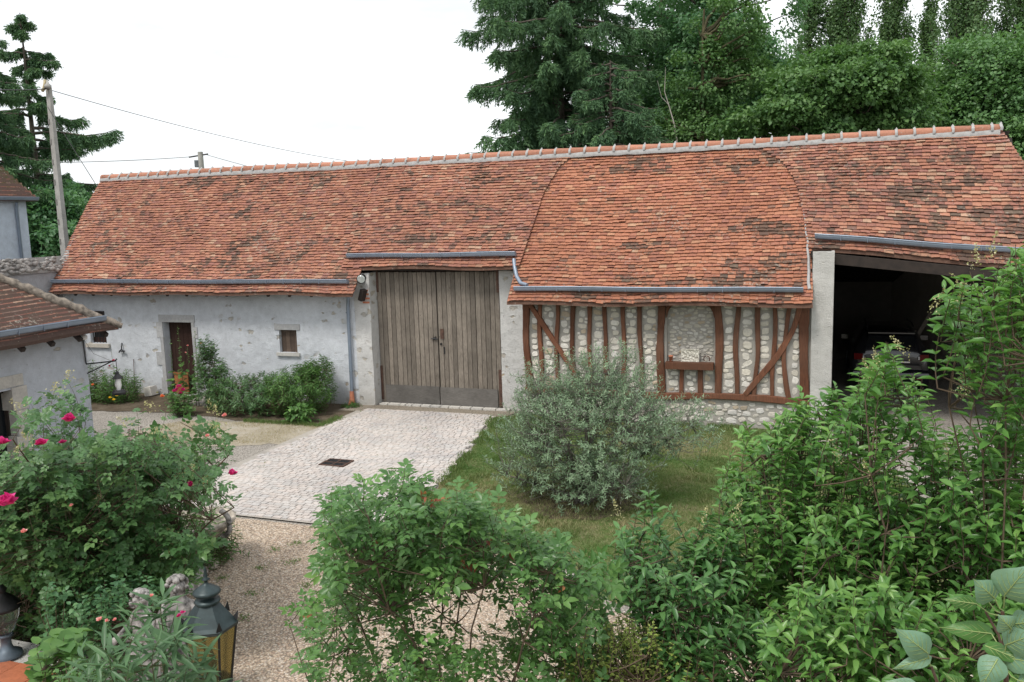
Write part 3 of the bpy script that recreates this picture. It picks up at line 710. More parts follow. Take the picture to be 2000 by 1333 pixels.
# ---- door, windows
_b = left_parts()
dr = MB()
for k in range(6):
    a = DX0+.02+k*.151; dr.box((a+.003, .20+.003*(k % 2), .0), (a+.148, .24, DZ-.01), rng.uniform(.2, .8))
door = dr.build('door', M['doorwood'], barn)
mb = MB()
for k in range(4): mb.box((-16.70+k*.115, .10, .0), (-16.70+k*.115+.111, .125, .56+.0), rng.uniform(.2, .9))
mb.box((-16.72, .085, .52), (-16.22, .10, .585), .6); mb.build('half_gate', M['gatewood'], barn)
mb = MB(); mb.tube([(-16.05, .19, 1.0), (-16.05, .15, 1.0), (-16.13, .15, 1.0)], .012, 6); mb.build('handle', M['iron'], door)
def surround(x0, x1, z0, z1, wd, lint, nm='surround', jam=True):
    mb = MB()
    def blk(a, b_, c_, d_): mb.obox(((a+b_)/2, -.012+.0, (c_+d_)/2), ((b_-a)/2-.004, 0, 0), (0, .014, 0), (0, 0, (d_-c_)/2-.002), tuple(np.array([.47, .475, .48])*rng.uniform(.84, 1.04)))
    blk(x0-.12, x1+.12, z1, z1+lint)
    if jam:
        z = z0
        while z < z1-.05:
            h_ = min(rng.uniform(.28, .45), z1-z); blk(x0-wd*rng.uniform(.5, 1.6), x0-.002, z, z+h_)
            blk(x1+.002, x1+wd*rng.uniform(.4, 1.0), z, z+h_); z += h_
    return mb
surround(DX0, DX1, 0, DZ, .20, .20).build('door_surround', M['stone'], barn)
surround(-13.19, -12.67, 1.2, 1.815, .10, .15, jam=False).build('window_surround', M['stone'], barn)
surround(-19.42, -18.85, 1.3, 1.92, .16, .12, jam=False).build('window_surround', M['stone'], barn)
MB().obox((-12.93, -.02, 1.19), (.34, 0, 0), (0, .035, 0), (0, 0, .04), (.54, .53, .50)).build('window_sill', M['stone'], barn)
MB().obox((-19.13, -.02, 1.27), (.42, 0, 0), (0, .05, 0), (0, 0, .05), (.5, .47, .42)).build('window_sill', M['stone'], barn)
mb = MB()
for k in range(4): mb.box((-13.18+k*.128, .09, 1.235), (-13.18+k*.128+.122, .12, 1.81), rng.uniform(.2, .9))
win = mb.build('window', M['shutter'], barn)
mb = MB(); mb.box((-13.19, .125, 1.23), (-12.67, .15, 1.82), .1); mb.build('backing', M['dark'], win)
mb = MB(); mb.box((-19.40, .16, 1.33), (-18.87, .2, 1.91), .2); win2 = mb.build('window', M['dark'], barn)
mb = MB(); mb.box((-19.40, .13, 1.33), (-18.87, .158, 1.48), .5); mb.build('shutter_board', M['doorwood'], win2)
for k in range(5): MB().tube([(-19.34+k*.11, .06, 1.32), (-19.34+k*.11, .06, 1.92)], .011, 5).build('bar', M['iron'], win2)
MB().obox((-19.12, -.01, 2.18), (.30, 0, 0), (0, .05, 0), (0, 0, .055), .5).build('lintel', M['darkwood'], barn)

shift(_b, .24, LY, .03)
# ---- half-timbered wall
TY = -.42
wallgrid(-6.30, -.17, -.02, 2.90, TY, [(-3.085, -2.085, 1.36, 2.64)], depth=.09, seed=21, amp=.012, thick=.42).build('infill_wall', M['mortarwall'], barn, True)
def beam(pts, w, d_=.07, y=TY-.035, seed=0, wobble=.02, mat_=None, name='post', parent=barn, shade=None):
    """hand-hewn timber: swept rectangle with wandering edges; pts are (x,z)"""
    r = np.random.default_rng(seed+100); pts = np.array(pts, float); s_ = np.r_[0, np.cumsum(np.linalg.norm(np.diff(pts, axis=0), axis=1))]
    n = max(8, int(s_[-1]/.08)); q_ = np.linspace(0, s_[-1], n); X = np.interp(q_, s_, pts[:, 0]); Z = np.interp(q_, s_, pts[:, 1])
    if len(pts) > 2:
        for _ in range(3): X[1:-1] = (X[:-2]+2*X[1:-1]+X[2:])/4; Z[1:-1] = (Z[:-2]+2*Z[1:-1]+Z[2:])/4
    T = nrm(np.stack([np.gradient(X), np.gradient(Z)], -1)); Nn = np.stack([-T[:, 1], T[:, 0]], -1)
    ph = r.uniform(0, 6, 3); off = wobble*(np.sin(q_*2.1+ph[0])+.5*np.sin(q_*4.3+ph[1])); ww = w/2*(1+.10*np.sin(q_*3+ph[2])+r.normal(0, .03, n))
    ca_ = np.stack([X, Z], -1)+Nn*off[:, None]; rows = []
    for a, yy in ((-1, d_/2+.04), (-1, -d_/2+.012), (-.8, -d_/2), (.8, -d_/2), (1, -d_/2+.012), (1, d_/2+.04)):
        p = ca_+Nn*(ww*a)[:, None]; rows.append(np.stack([p[:, 0], np.full(n, y+yy), p[:, 1]], -1))
    P = np.array(rows); mb = MB(); v_ = r.uniform(.1, .95) if shade is None else shade
    mb.grid(P, v_); mb.add([P[k, 0] for k in range(6)], [(0, 1, 2, 3, 4, 5)], v_); mb.add([P[k, -1] for k in range(6)], [(5, 4, 3, 2, 1, 0)], v_)
    return mb.build(name, mat_ or M['timber'], parent)
SZ = .62
PX = [(-6.33+.11, .15), (-5.91, .09), (-5.51, .085), (-5.13, .10), (-4.75, .09), (-4.39, .095), (-4.03, .09), (-3.65, .085), (-3.17, .155), (-2.0, .15), (-1.6, .10), (-1.24, .095), (-.9, .085), (-.6, .09), (-.285, .185)]
for k, (x, w_) in enumerate(PX):
    top = 2.72 if k not in (0,) else 2.75
    r = np.random.default_rng(k); bx = x+r.normal(0, .02)
    beam([(bx, SZ+.06), (x+r.normal(0, .03), 1.5), (x, top)], w_, seed=k, wobble=.012 if w_ > .15 else .022, d_=.075 if w_ > .15 else .065)
beam([(-6.32, SZ), (-4, SZ-.02), (-1.8, SZ+.03), (-.18, SZ-.02)], .135, seed=40, name='sill_beam', wobble=.012, d_=.085)
beam([(-6.12, 2.56), (-5.3, 1.30), (-4.9, .72)], .10, seed=41, name='brace', wobble=.005, y=TY-.06, d_=.05, shade=.95)
beam([(-.40, 2.60), (-.52, 2.1), (-.80, 1.55), (-1.15, 1.1), (-1.43, .70)], .115, seed=42, name='brace', wobble=.012, y=TY-.062, d_=.055, shade=.8)
beam([(-2.76, SZ+.06), (-2.75, 1.24)], .09, seed=43); beam([(-2.38, SZ+.06), (-2.37, 1.24)], .10, seed=44)
mb = MB(); mb.obox((-2.585, TY-.10, 1.295), (.50, 0, 0), (0, .11, 0), (0, 0, .07), .15); shelf = mb.build('shelf', M['timber'], barn)
# field stones set in the infill
st = MB()
def stone(x, z, a, b_, y, r, pale=1.):
    n = 10; th = np.arange(n)*2*PI/n+r.uniform(0, 1); k = 1+r.normal(0, .13, n); k = (k*2+np.roll(k, 1))/3
    ca_, sa_ = np.cos(th), np.sin(th); sq = .82/np.maximum(np.abs(ca_), np.abs(sa_))**.75
    rot = r.normal(0, .16); hgt = r.uniform(.008, .02)
    rings = [(1.0, .004), (.95, -hgt*.7), (.80, -hgt*1.0)]
    V = []
    for s_, h_ in rings:
        ex = ca_*a*k*s_*sq; ez = sa_*b_*k*s_*sq
        V += [(x+ex[i]*math.cos(rot)-ez[i]*math.sin(rot), y+h_+r.normal(0, .0015), z+ex[i]*math.sin(rot)+ez[i]*math.cos(rot)) for i in range(n)]
    V.append((x, y-hgt-r.normal(0, .003), z)); F = []
    for q_ in range(2):
        for i in range(n): F.append((q_*n+i, q_*n+(i+1) % n, (q_+1)*n+(i+1) % n, (q_+1)*n+i))
    for i in range(n): F.append((2*n+i, 2*n+(i+1) % n, 3*n))
    f = r.uniform(.86, 1.12)*pale; t_ = r.uniform(0, 1)
    col = np.array([.62, .58, .50])*(1-t_)+np.array([.68, .66, .62])*t_
    if r.random() < .12: col = np.array([.50, .42, .32])
    st.add(V, F, tuple(col*f))
def fill(x0, x1, z0, z1, y, seed, amax=.12, bmax=.085, pale=1., skip=None, tries=500):
    r = np.random.default_rng(seed); placed = []
    for q_ in range(tries):
        s_ = 1.-.62*q_/tries; a = r.uniform(.55, 1)*amax*s_; b_ = r.uniform(.6, 1)*bmax*s_
        a = min(a, (x1-x0)/2-.012)
        if a < .02: continue
        x = r.uniform(x0+a, x1-a); z = r.uniform(z0+b_, z1-b_)
        if skip and skip(x, z): continue
        if all(((x-u)/(a+c_+.004))**2+((z-v)/(b_+d_+.004))**2 > .86 for u, v, c_, d_ in placed):
            placed.append((x, z, a, b_)); stone(x, z, a, b_, y, r, pale)
edges = [(PX[k][0]+PX[k][1]/2, PX[k+1][0]-PX[k+1][1]/2) for k in range(len(PX)-1)]
for k, (a, b_) in enumerate(edges):
    if k == 8: continue
    fill(a+.0, b_-.0, SZ+.09, 2.66, TY, 300+k, amax=.15, bmax=.10, tries=1500)
fill(-3.08, -2.81, SZ+.09, 1.22, TY, 330, tries=120); fill(-2.70, -2.43, SZ+.09, 1.22, TY, 331, tries=120); fill(-2.32, -2.09, SZ+.09, 1.22, TY, 332, tries=120)
fill(-6.3, -.18, .04, SZ-.085, TY, 333, amax=.14, bmax=.075, tries=2600)
st.build('infill_stones', M['stone'], barn)
mb = MB(); mb.add([(-3.10, TY+.089, 1.35), (-2.07, TY+.089, 1.35), (-2.07, TY+.089, 2.66), (-3.10, TY+.089, 2.66)], [(0, 1, 2, 3)]); mb.build('niche_back', M['mortarwall'], barn)
st = MB(); fill(-3.075, -2.095, 1.37, 2.63, TY+.088, 340, amax=.10, bmax=.05, pale=.84, tries=2800); st.build('niche_stones', M['stone'], barn)
for sx, x0 in ((1, -3.085), (-1, -2.085)):      # curved corner brackets at the top of the niche
    mb = MB(); V = [(x0, TY-.05, 2.62), (x0, TY-.05, 2.30), (x0+sx*.035, TY-.05, 2.44), (x0+sx*.09, TY-.05, 2.53), (x0+sx*.20, TY-.05, 2.60), (x0+sx*.25, TY-.05, 2.68)]
    V2 = [(a, b_+.1, c_) for a, b_, c_ in V]; F = [(0, 1, 2), (0, 2, 3), (0, 3, 4), (0, 4, 5)]+[(i, i+6, (i+1) % 6+6, (i+1) % 6) for i in range(6)]
    mb.add(V+V2, F, .4); mb.build('bracket', M['timber'], barn)
MB().obox((-3.2, TY-.02, 2.76), (3.1, 0, 0), (0, .05, 0), (0, 0, .07), .1).build('wall_plate', M['timber'], barn)

# things on the little shelf
m, t, b, o = mat('carved_plaster'); q = NT(t); p = q.pos(); v = q.n('TexVoronoi', Scale=22.); v.feature = 'DISTANCE_TO_EDGE'; q.l(q.pos((1, 1, .7)), v.inputs['Vector'])
c = q.ramp(v.outputs['Distance'], [(.0, (.36, .33, .27)), (.12, (.62, .60, .53))]); q.l(c, b.inputs['Base Color']); b.inputs['Roughness'].default_value = .9; q.bump(v.outputs['Distance'], 1, .02, b); M['carved'] = m
pl = MB(); X, Z = np.meshgrid(np.linspace(-.19, .19, 26), np.linspace(0, .27, 18), indexing='ij')
rel = -.006-.014*(np.abs(np.sin(X*38+np.sin(Z*30)*1.5))*np.abs(np.sin(Z*26+X*9)) > .45); rel[:2] = rel[-2:] = -.02; rel[:, :2] = rel[:, -2:] = -.02
pl.grid(np.stack([X-2.585, TY-.03+rel, Z+1.368+.0*X], -1)); pl.box((-2.775, TY-.034, 1.366), (-2.395, TY-.0, 1.637)); tag(pl.build('plaque', M['carved']), 'pale carved relief plaque standing on the timber shelf in the niche', 'plaque')
mb = MB(); th = np.linspace(-.22*PI, 1.22*PI, 14); P = [(-2.235+.062*math.cos(a), TY-.055-.02*math.sin(a), 1.44+.07*math.sin(a)) for a in th]
mb.tube(P, .0115, 6); tag(mb.build('horseshoe', M['rust'], smooth=True), 'rusty horseshoe leaning at the right end of the niche shelf', 'horseshoe')
mb = MB(); mb.lathe((-2.985, TY-.06, 1.366), [(.001, 0), (.033, 0), (.045, .10), (.05, .10), (.05, .13), (.042, .13), (.036, .03), (.001, .03)], 14)
tag(mb.build('flower_pot', M['terracotta'], smooth=True), 'small terracotta pot at the left end of the niche shelf', 'flower pot')

# ================================================================== CAR in the carport (rear towards us)
m, t, b, o = mat('black_car_paint'); b.inputs['Base Color'].default_value = (.012, .013, .016, 1); b.inputs['Roughness'].default_value = .22; b.inputs['Coat Weight'].default_value = .6; M['paint'] = m
m, t, b, o = mat('car_glass'); b.inputs['Base Color'].default_value = (.01, .012, .014, 1); b.inputs['Roughness'].default_value = .06; M['glass'] = m
M['tyre'] = simple('tyre', (.02, .02, .02), .85); M['rim'] = simple('rim', (.35, .36, .38), .35, .7, .1)
m, t, b, o = mat('tail_red'); b.inputs['Base Color'].default_value = (.12, .008, .008, 1); b.inputs['Roughness'].default_value = .15; M['red'] = m
M['white'] = simple('white_plastic', (.75, .75, .74), .3, 0, .03); M['chrome'] = simple('chrome', (.6, .62, .65), .12, .95, .05); M['blue'] = simple('blue_band', (.03, .12, .5), .4, 0, .05)
CX, CY = 1.62, 3.72
car = thing('parked_car', 'black estate car parked nose-in inside the dark carport', 'car', (CX, CY+2.2, 0))
# body loft: cross-sections along the length (y), half width, heights
def carsec(y, hw, zb, zbelt, ztop, hwt):
    pr = [(0, zb), (hw*.86, zb), (hw*.97, zb+.12), (hw, zb+.32), (hw*.985, zbelt-.1), (hw*.93, zbelt), (hwt, ztop-.07 if ztop > zbelt+.1 else zbelt+.004), (hwt*.86, ztop-.015), (hwt*.5, ztop), (0, ztop+.004)]
    pts = pr+[(-a, b_) for a, b_ in pr[::-1][1:-1]]
    return [(CX+a, CY+y, b_) for a, b_ in pts]
secs = [(.04, .70, .36, .70, .72, .6), (.0, .84, .30, .92, .96, .66), (.06, .88, .26, 1.0, 1.12, .64), (.22, .90, .24, 1.02, 1.38, .60), (.42, .90, .22, 1.02, 1.49, .60), (1.1, .905, .2, 1.01, 1.53, .62), (2.0, .905, .2, 1.0, 1.53, .62), (2.6, .90, .2, .99, 1.44, .60), (3.3, .90, .2, .97, 1.02, .60), (4.1, .86, .22, .84, .87, .6), (4.4, .72, .32, .66, .68, .5)]
P = np.array([carsec(*s_) for s_ in secs]); P = np.concatenate([P, P[:, :1]], 1)
mb = MB(); mb.grid(P, flip=False); mb.add(P[0, :-1], [tuple(range(P.shape[1]-1))]); mb.add(P[-1, :-1], [tuple(range(P.shape[1]-1))[::-1]])
mb.build('body', M['paint'], car, True)
mb = MB(); mb.add([(CX-.58, CY+.085, 1.05), (CX+.58, CY+.085, 1.05), (CX+.50, CY+.265, 1.39), (CX-.50, CY+.265, 1.39)], [(0, 1, 2, 3)]); 
V = np.array([(CX-.58, CY+.05, 1.05), (CX+.58, CY+.05, 1.05), (CX+.50, CY+.19, 1.40), (CX-.50, CY+.19, 1.40)]); mb = MB(); mb.add(np.r_[V, V+[0, .05, 0]], [(0, 1, 2, 3), (0, 3, 7, 4), (1, 5, 6, 2), (3, 2, 6, 7), (0, 4, 5, 1)]); mb.build('rear_window', M['glass'], car)
MB().obox((CX, CY+.20, 1.49), (.52, 0, 0), (0, .12, .01), (0, 0, .015)).build('spoiler', M['paint'], car)
for s_ in (-1, 1): mb = MB(); mb.tube([(CX+s_*.52, CY+.5, 1.57), (CX+s_*.54, CY+1.2, 1.60), (CX+s_*.52, CY+2.3, 1.56)], .016, 6); mb.build('roof_rail', M['iron'], car, True)
mb = MB(); P = np.array([[(CX+x, CY-.055-.03*math.cos(x*1.5)*f+.05*(1-f), z) for x in np.linspace(-.84, .84, 13)] for z, f in ((.27, .2), (.32, 1), (.52, 1.1), (.60, .5), (.61, -1))]); mb.grid(P); mb.build('bumper', M['paint'], car, True)
for s_ in (-1, 1):
    l_ = MB(); l_.obox((CX+s_*.73, CY-.01, .91), (.10, s_*.03, 0), (0, .03, 0), (s_*.0, 0, .075)); lo = l_.build('tail_light', M['red'], car)
    MB().obox((CX+s_*.66, CY-.04, .90), (.06, s_*.012, 0), (0, .012, 0), (0, 0, .035)).build('reverse_lens', M['white'], lo)
    MB().obox((CX+s_*.62, CY-.085, .40), (.07, 0, 0), (0, .012, 0), (0, 0, .02)).build('reflector', M['red'], car)
MB().obox((CX, CY-.045, .80), (.42, 0, 0), (0, .012, 0), (0, 0, .016)).build('chrome_strip', M['chrome'], car)
pt = MB().obox((CX, CY-.05, .66), (.26, 0, 0), (0, .012, 0), (0, 0, .055)).build('number_plate', M['white'], car)
MB().obox((CX-.235, CY-.064, .66), (.024, 0, 0), (0, .003, 0), (0, 0, .053)).build('blue_band', M['blue'], pt)
MB().obox((CX, CY-.05, .55), (.55, 0, 0), (0, .012, 0), (0, 0, .012)).build('chrome_strip', M['chrome'], car)
for s_ in (-1, 1):
    for y in (.75, 3.45):
        wo_ = MB(); c = np.array((CX+s_*.80, CY+y, .32)); wo_.tube([c-[.1, 0, 0], c+[.1, 0, 0]], .32, 22); wh = wo_.build('wheel', M['tyre'], car, True)
        MB().tube([c-[.108, 0, 0], c+[.108, 0, 0]], .20, 16).build('rim', M['rim'], wh, True)
    MB().obox((CX+s_*.98, CY+2.65, 1.03), (.09, 0, 0), (0, .04, 0), (0, 0, .06)).build('wing_mirror', M['paint'], car)
lp = MB().obox((2.35, 5.6, 1.15), (.05, 0, 0), (0, .02, 0), (.62, .3, 1.15)); tag(lp.build('leaning_plank', M['greywood']), 'grey board leaning at the back of the dark carport beside the car', 'plank')

# ================================================================== LOW OUTBUILDING, lower left
OX, OY = -13.0, -6.3
ob = thing('outbuilding', 'low grey rendered outbuilding with a hipped dark brown tile roof and zinc gutter', 'outbuilding', (-15, -9, 0))
yy0, yy1 = -17.0, OY
# wall facing +X with a doorway
ys = np.linspace(yy0, yy1, 120); zs = np.linspace(0, 2.62, 34)
DY0, DY1, DT = -9.55, -7.92, 1.86
P = np.array([[(OX+.02*(fbm(y*1.3, z*1.3, 61)-.5), y, z) for z in zs] for y in ys]); nz_ = len(zs); F = []
for i in range(len(ys)-1):
    for j in range(nz_-1):
        cy, cz = (ys[i]+ys[i+1])/2, (zs[j]+zs[j+1])/2
        if DY0 < cy < DY1 and cz < DT: continue
        k = i*nz_+j; F.append((k, k+nz_, k+nz_+1, k+1))
mb = MB(); mb.add(P.reshape(-1, 3), np.array(F))
mb.add([(OX, OY, 0), (-17.2, OY, 0), (-17.2, OY, 2.62), (OX, OY, 2.62)], [(0, 1, 2, 3)]); mb.add([(-17.2, OY, 0), (-17.2, yy0, 0), (-17.2, yy0, 2.6), (-17.2, OY, 2.6)], [(0, 1, 2, 3)])
mb.build('wall', M['outplaster'], ob, True)
mb = MB(); a_ = min(ys, key=lambda v: abs(v-DY0)); 
mb.box((OX-.28, DY0-.2, 0), (OX-.24, DY1+.2, DT+.2)); dr = mb.build('door', M['glass'], ob)
mb = MB()
for y in (DY0-.1, (DY0+DY1)/2-.04, DY1-.02): mb.box((OX-.239, y, 0), (OX-.17, y+.13, DT+.08), .3)
mb.box((OX-.236, DY0-.1, DT-.10), (OX-.175, DY1+.1, DT+.1), .3); mb.box((OX-.236, DY0-.1, .9), (OX-.18, DY1+.1, 1.0), .3); mb.build('frame', M['darkwood'], dr)
mb = MB()
for k, (z0, z1) in enumerate(((0, .5), (.5, 1.0), (1.0, 1.45), (1.45, DT))):
    mb.obox((OX-.115, DY1+.11, (z0+z1)/2), (.135, 0, 0), (0, .10+.05*(k % 2), 0), (0, 0, (z1-z0)/2-.004), (.47, .45, .41)); mb.obox((OX-.115, DY0-.11, (z0+z1)/2), (.135, 0, 0), (0, .10, 0), (0, 0, (z1-z0)/2-.004), (.47, .45, .41))
mb.obox((OX-.115, (DY0+DY1)/2, DT+.11), (.135, 0, 0), (0, 1.02, 0), (0, 0, .10), (.47, .45, .41)); mb.build('door_surround', M['stone'], ob)
# roof: east slope (facing +X) and the north hip
EZ, OV, HR, OK_ = 2.66, .42, 2.2, .83
EX = OX+OV; NYo = OY+.42
def surfE(u, t):  # u along -y measured from the far corner, t 0 ridge ..1 eave
    u = np.asarray(u, float); t = np.asarray(t, float)
    x = EX-2.5*(1-t); return np.stack([x, NYo-u, EZ+2.5*OK_*(1-t)-.10*np.sin(PI*t)*(1)+.02*np.sin(u*2)], -1)
def surfN(u, t):
    u = np.asarray(u, float); t = np.asarray(t, float)
    return np.stack([EX-u, NYo-2.5*(1-t)+0*u, EZ+2.5*OK_*(1-t)-.10*np.sin(PI*t)+0*u], -1)
mb = MB()
deck(mb, lambda u, t: surfE(u, t), lambda t: 2.5*(1-t), lambda t: 10.5, 0, 1, 20, 12, .06, (.08, .05, .04, 0))
tiles(mb, surfE, 28, lambda t: 2.5*(1-t)+.02, lambda t: 10.5, 'old', 71, tw=.20)
deck(mb, lambda u, t: surfN(u, t), lambda t: 2.5*(1-t), lambda t: 5.2-2.5*(1-t), 0, 1, 12, 12, .06, (.08, .05, .04, 0))
tiles(mb, surfN, 28, lambda t: 2.5*(1-t)+.02, lambda t: 5.2-2.5*(1-t), 'old', 73, tw=.20)
mb.build('roof', M['oldtile'], ob)
mb = MB(); T = np.linspace(0, 1, 40)
P = np.array([surfE(np.array([2.5*(1-t)]), np.array([t]))[0] for t in T]); P[:, 2] += .03; P[:, :2] += rng.normal(0, .006, (40, 2)); P[:, 2] += rng.normal(0, .01, 40)
P = np.r_[P, [P[-1]+np.array([.05, .05, -.03])]]
mb.tube(P, np.r_[np.full(40, .085)+rng.normal(0, .012, 40), .05], 9, (.5, .5, .5, 1)); mb.build('hip_ridge', simple('lichen_mortar', (.20, .17, .14), .95, 0, .6, 14, .8, 30), ob, True)
gt = gutter('gutter', (EX-.13, yy0, EZ+.15), (EX-.13, NYo-.22, EZ+.17), ob, 30, seams=True)
for k in range(16):
    y = NYo-.25-k*.6; MB().obox((EX-.26, y, EZ+.02), (.20, 0, -.166), (0, .04, 0), (.02, 0, .03), .4).build('rafter', M['darkwood'], ob)
# iron bracket with hanging lantern on the corner of the outbuilding
br = thing('hanging_lantern', 'black iron wall bracket with a hanging lantern on the corner of the outbuilding', 'lantern', (-12.9, -6.3, 2.2))
bx, by = OX+.02, OY-.06
mb = MB(); mb.tube([(bx, by, 2.48), (bx+.01, by, 2.05), (bx+.02, by, 2.0)], .012, 6); mb.tube([(bx+.02, by, 2.0), (bx+.62, by+.1, 2.06), (bx+.66, by+.1, 2.1)], .014, 6); mb.tube([(bx+.02, by, 1.82), (bx+.55, by+.08, 2.05)], .012, 6)
mb.tube([(bx+.02, by, 2.46), (bx+.2, by+.02, 2.2), (bx+.55, by+.08, 2.06)], .004, 4); mb.tube([(bx+.64, by+.1, 2.07), (bx+.64, by+.1, 1.85)], .006, 5); mb.build('bracket', M['iron'], br, True)
c = np.array((bx+.64, by+.1, 1.45))
mb = MB(); mb.lathe(c, [(.001, .43), (.03, .40), (.035, .36), (.09, .30), (.105, .28), (.001, .28)], 6); lb = mb.build('cap', M['iron'], br); mb = MB(); mb.lathe(c, [(.001, -.02), (.12, -.02), (.13, .02), (.09, .06), (.001, .06)], 12); mb.build('base', M['iron'], br)
mb = MB()
for k in range(4): a = k*PI/2+.3; mb.tube([c+[.085*math.cos(a), .085*math.sin(a), .06], c+[.085*math.cos(a), .085*math.sin(a), .29]], .006, 4)
mb.build('cage', M['iron'], br); MB().lathe(c, [(.035, .06), (.06, .15), (.05, .28)], 10).build('glass', M['white'], br, True)
MB().lathe(np.array((bx+.04, by, 2.50)), [(.001, -.05), (.045, -.03), (.055, .02), (.03, .06), (.001, .07)], 10).build('bulb_guard', M['white'], br, True)

# ================================================================== COURTYARD WALL between barn and house
mb = MB(); ys = np.linspace(-9, .0, 90); zs = np.linspace(0, 3.38, 30)
P = np.array([[(-20.0+.04*(fbm(y*1.5, z*1.5, 77)-.5), y, z) for z in zs] for y in ys]); mb.grid(P)
mb.box((-20.4, -9, 0), (-20.05, .35, 3.36))
yw = thing('courtyard_wall', 'high rough rendered wall with rubble stone coping running from the barn end', 'wall', (-20.8, -4, 0))
mb.build('wall', plaster('rough_wall_render', (.40, .40, .42), .25), yw, True)
cp = MB(); stv = st; st = cp
r_ = np.random.default_rng(88)
for q_ in range(420):
    y = r_.uniform(-9, -.08); k = r_.uniform(0, 1); z = 3.40+.36*k; x = -19.94-.12*k
    s_ = r_.uniform(.05, .11); n = 8; th = np.arange(n)*2*PI/n; rr_ = 1+r_.normal(0, .12, n)
    ring = [(x+.01, y+math.cos(a)*s_*u, z+math.sin(a)*s_*.6*u) for a, u in zip(th, rr_)]; ring2 = [(x+.055, y+math.cos(a)*s_*.7*u, z+math.sin(a)*s_*.4*u+.01) for a, u in zip(th, rr_)]
    f = r_.uniform(.5, 1.05); cp.add(ring+ring2+[(x+.07, y, z+.01)], [(i, (i+1) % n, n+(i+1) % n, n+i) for i in range(n)]+[(n+i, n+(i+1) % n, 2*n) for i in range(n)], (.46*f, .44*f, .42*f))
cp.add([(-19.95, -9, 3.37), (-19.95, -.02, 3.37), (-20.08, -.02, 3.79), (-20.08, -9, 3.79)], [(0, 1, 2, 3)], (.34, .33, .32)); cp.add([(-20.08, -9, 3.79), (-20.08, -.02, 3.79), (-20.47, -.02, 3.6), (-20.47, -9, 3.6)], [(0, 1, 2, 3)], (.34, .33, .32)); cp.box((-20.47, -9, 3.362), (-19.96, -.02, 3.366), (.34, .33, .32))
cp.build('coping', M['stone'], yw)
# mortar flashing where the wall meets the roof verge
mb = MB(); pts = [(-19.86, -.52, 3.12), (-19.96, -.25, 3.42), (-20.04, -.03, 3.69), (-20.10, .18, 3.92), (-20.17, .50, 4.29)]
V = []; 
for (x, y, z), wd in zip(pts, (.03, .06, .13, .04, .005)): V += [(x-.08, y, z+.05+wd*.3), (x+wd+.0, y, z+.06+.02), (x-.08, y, z-.4)]
F = []
for k in range(4): F += [(3*k, 3*k+1, 3*k+4, 3*k+3), (3*k+2, 3*k, 3*k+3, 3*k+5), (3*k+1, 3*k+2, 3*k+5, 3*k+4)]
mb.add(V, F); mb.build('mortar_flashing', M['mortar'], barn, True)

# ================================================================== HOUSE far left
hs = thing('house', 'pale two-storey house with a mossy hipped tile roof behind the courtyard wall', 'house', (-28, -2, 0))
hx, hy = -24.2, 2.5
mb = MB(); mb.add([(hx, -12, 0), (hx, hy, 0), (hx, hy, 5.5), (hx, -12, 5.5)], [(0, 1, 2, 3)]); mb.add([(hx, hy, 0), (-31, hy, 0), (-31, hy, 5.5), (hx, hy, 5.5)], [(0, 1, 2, 3)]); mb.add([(-31, hy, 0), (-31, -12, 0), (-31, -12, 5.5), (-31, hy, 5.5)], [(0, 1, 2, 3)]); mb.add([(-31, -12, 0), (hx, -12, 0), (hx, -12, 5.5), (-31, -12, 5.5)], [(0, 1, 2, 3)])
mb.build('wall', M['houseplaster'], hs)
HEx, HNy, HEz, Hk = hx+.25, hy+.25, 5.50, 1.55
def surfH(u, t): u = np.asarray(u, float); t = np.asarray(t, float); return np.stack([HEx-3.4*(1-t), HNy-u+0*t, HEz+3.4*Hk*(1-t)+0*u], -1)
def surfH2(u, t): u = np.asarray(u, float); t = np.asarray(t, float); return np.stack([HEx-u+0*t, HNy-3.4*(1-t)+0*u, HEz+3.4*Hk*(1-t)+0*u], -1)
mb = MB(); deck(mb, surfH, lambda t: 3.4*(1-t), lambda t: 14., 0, 1, 12, 10, .05, (.1, .06, .05, 0)); tiles(mb, surfH, 42, lambda t: 3.4*(1-t), lambda t: 14., 'old', 91)
deck(mb, surfH2, lambda t: 3.4*(1-t), lambda t: 7.2-3.4*(1-t), 0, 1, 12, 10, .05, (.1, .06, .05, 0)); mb.build('roof', tilemat('house_tile', (.055, .06, .02), .03), hs)
gutter('gutter', (HEx-.02, -12, HEz+.0), (HEx-.02, HNy, HEz+.02), hs, 10)
MB().tube([(hx+.14, hy-.45, 5.42), (hx+.06, hy-.42, 5.2), (hx+.06, hy-.40, .1)], .05, 8).build('downspout', M['zinc'], hs, True)

# ================================================================== POLES AND WIRES
pa = at(95, 172, 31); pole_x, pole_y = pa[0], pa[1]
p1 = thing('utility_pole', 'tall tapered concrete utility pole with step holes beside the left conifer', 'utility pole', (pole_x, pole_y, 0), 'utility poles')
mb = MB(); H = pa[2]; n = 30
zs = np.linspace(0, H, n); wv = np.interp(zs, [0, H], [.135, .07])
P = np.array([[(pole_x+sx*w_, pole_y+sy*w_*.8, z) for sx, sy in ((-1, -1), (1, -1), (1, 1), (-1, 1), (-1, -1))] for z, w_ in zip(zs, wv)]); mb.grid(P)
mb.build('post', M['concrete'], p1)
M['hole'] = simple('shadowed_concrete', (.2, .19, .18), .9)
for z in np.arange(2.2, H-.6, .62): mb = MB(); w_ = np.interp(z, [0, H], [.135, .07]); mb.box((pole_x-.035-w_*.6, pole_y-w_*.8-.015, z), (pole_x+.02-w_*.6, pole_y-w_*.8-.001, z+.17)); mb.build('step_hole', M['hole'], p1)
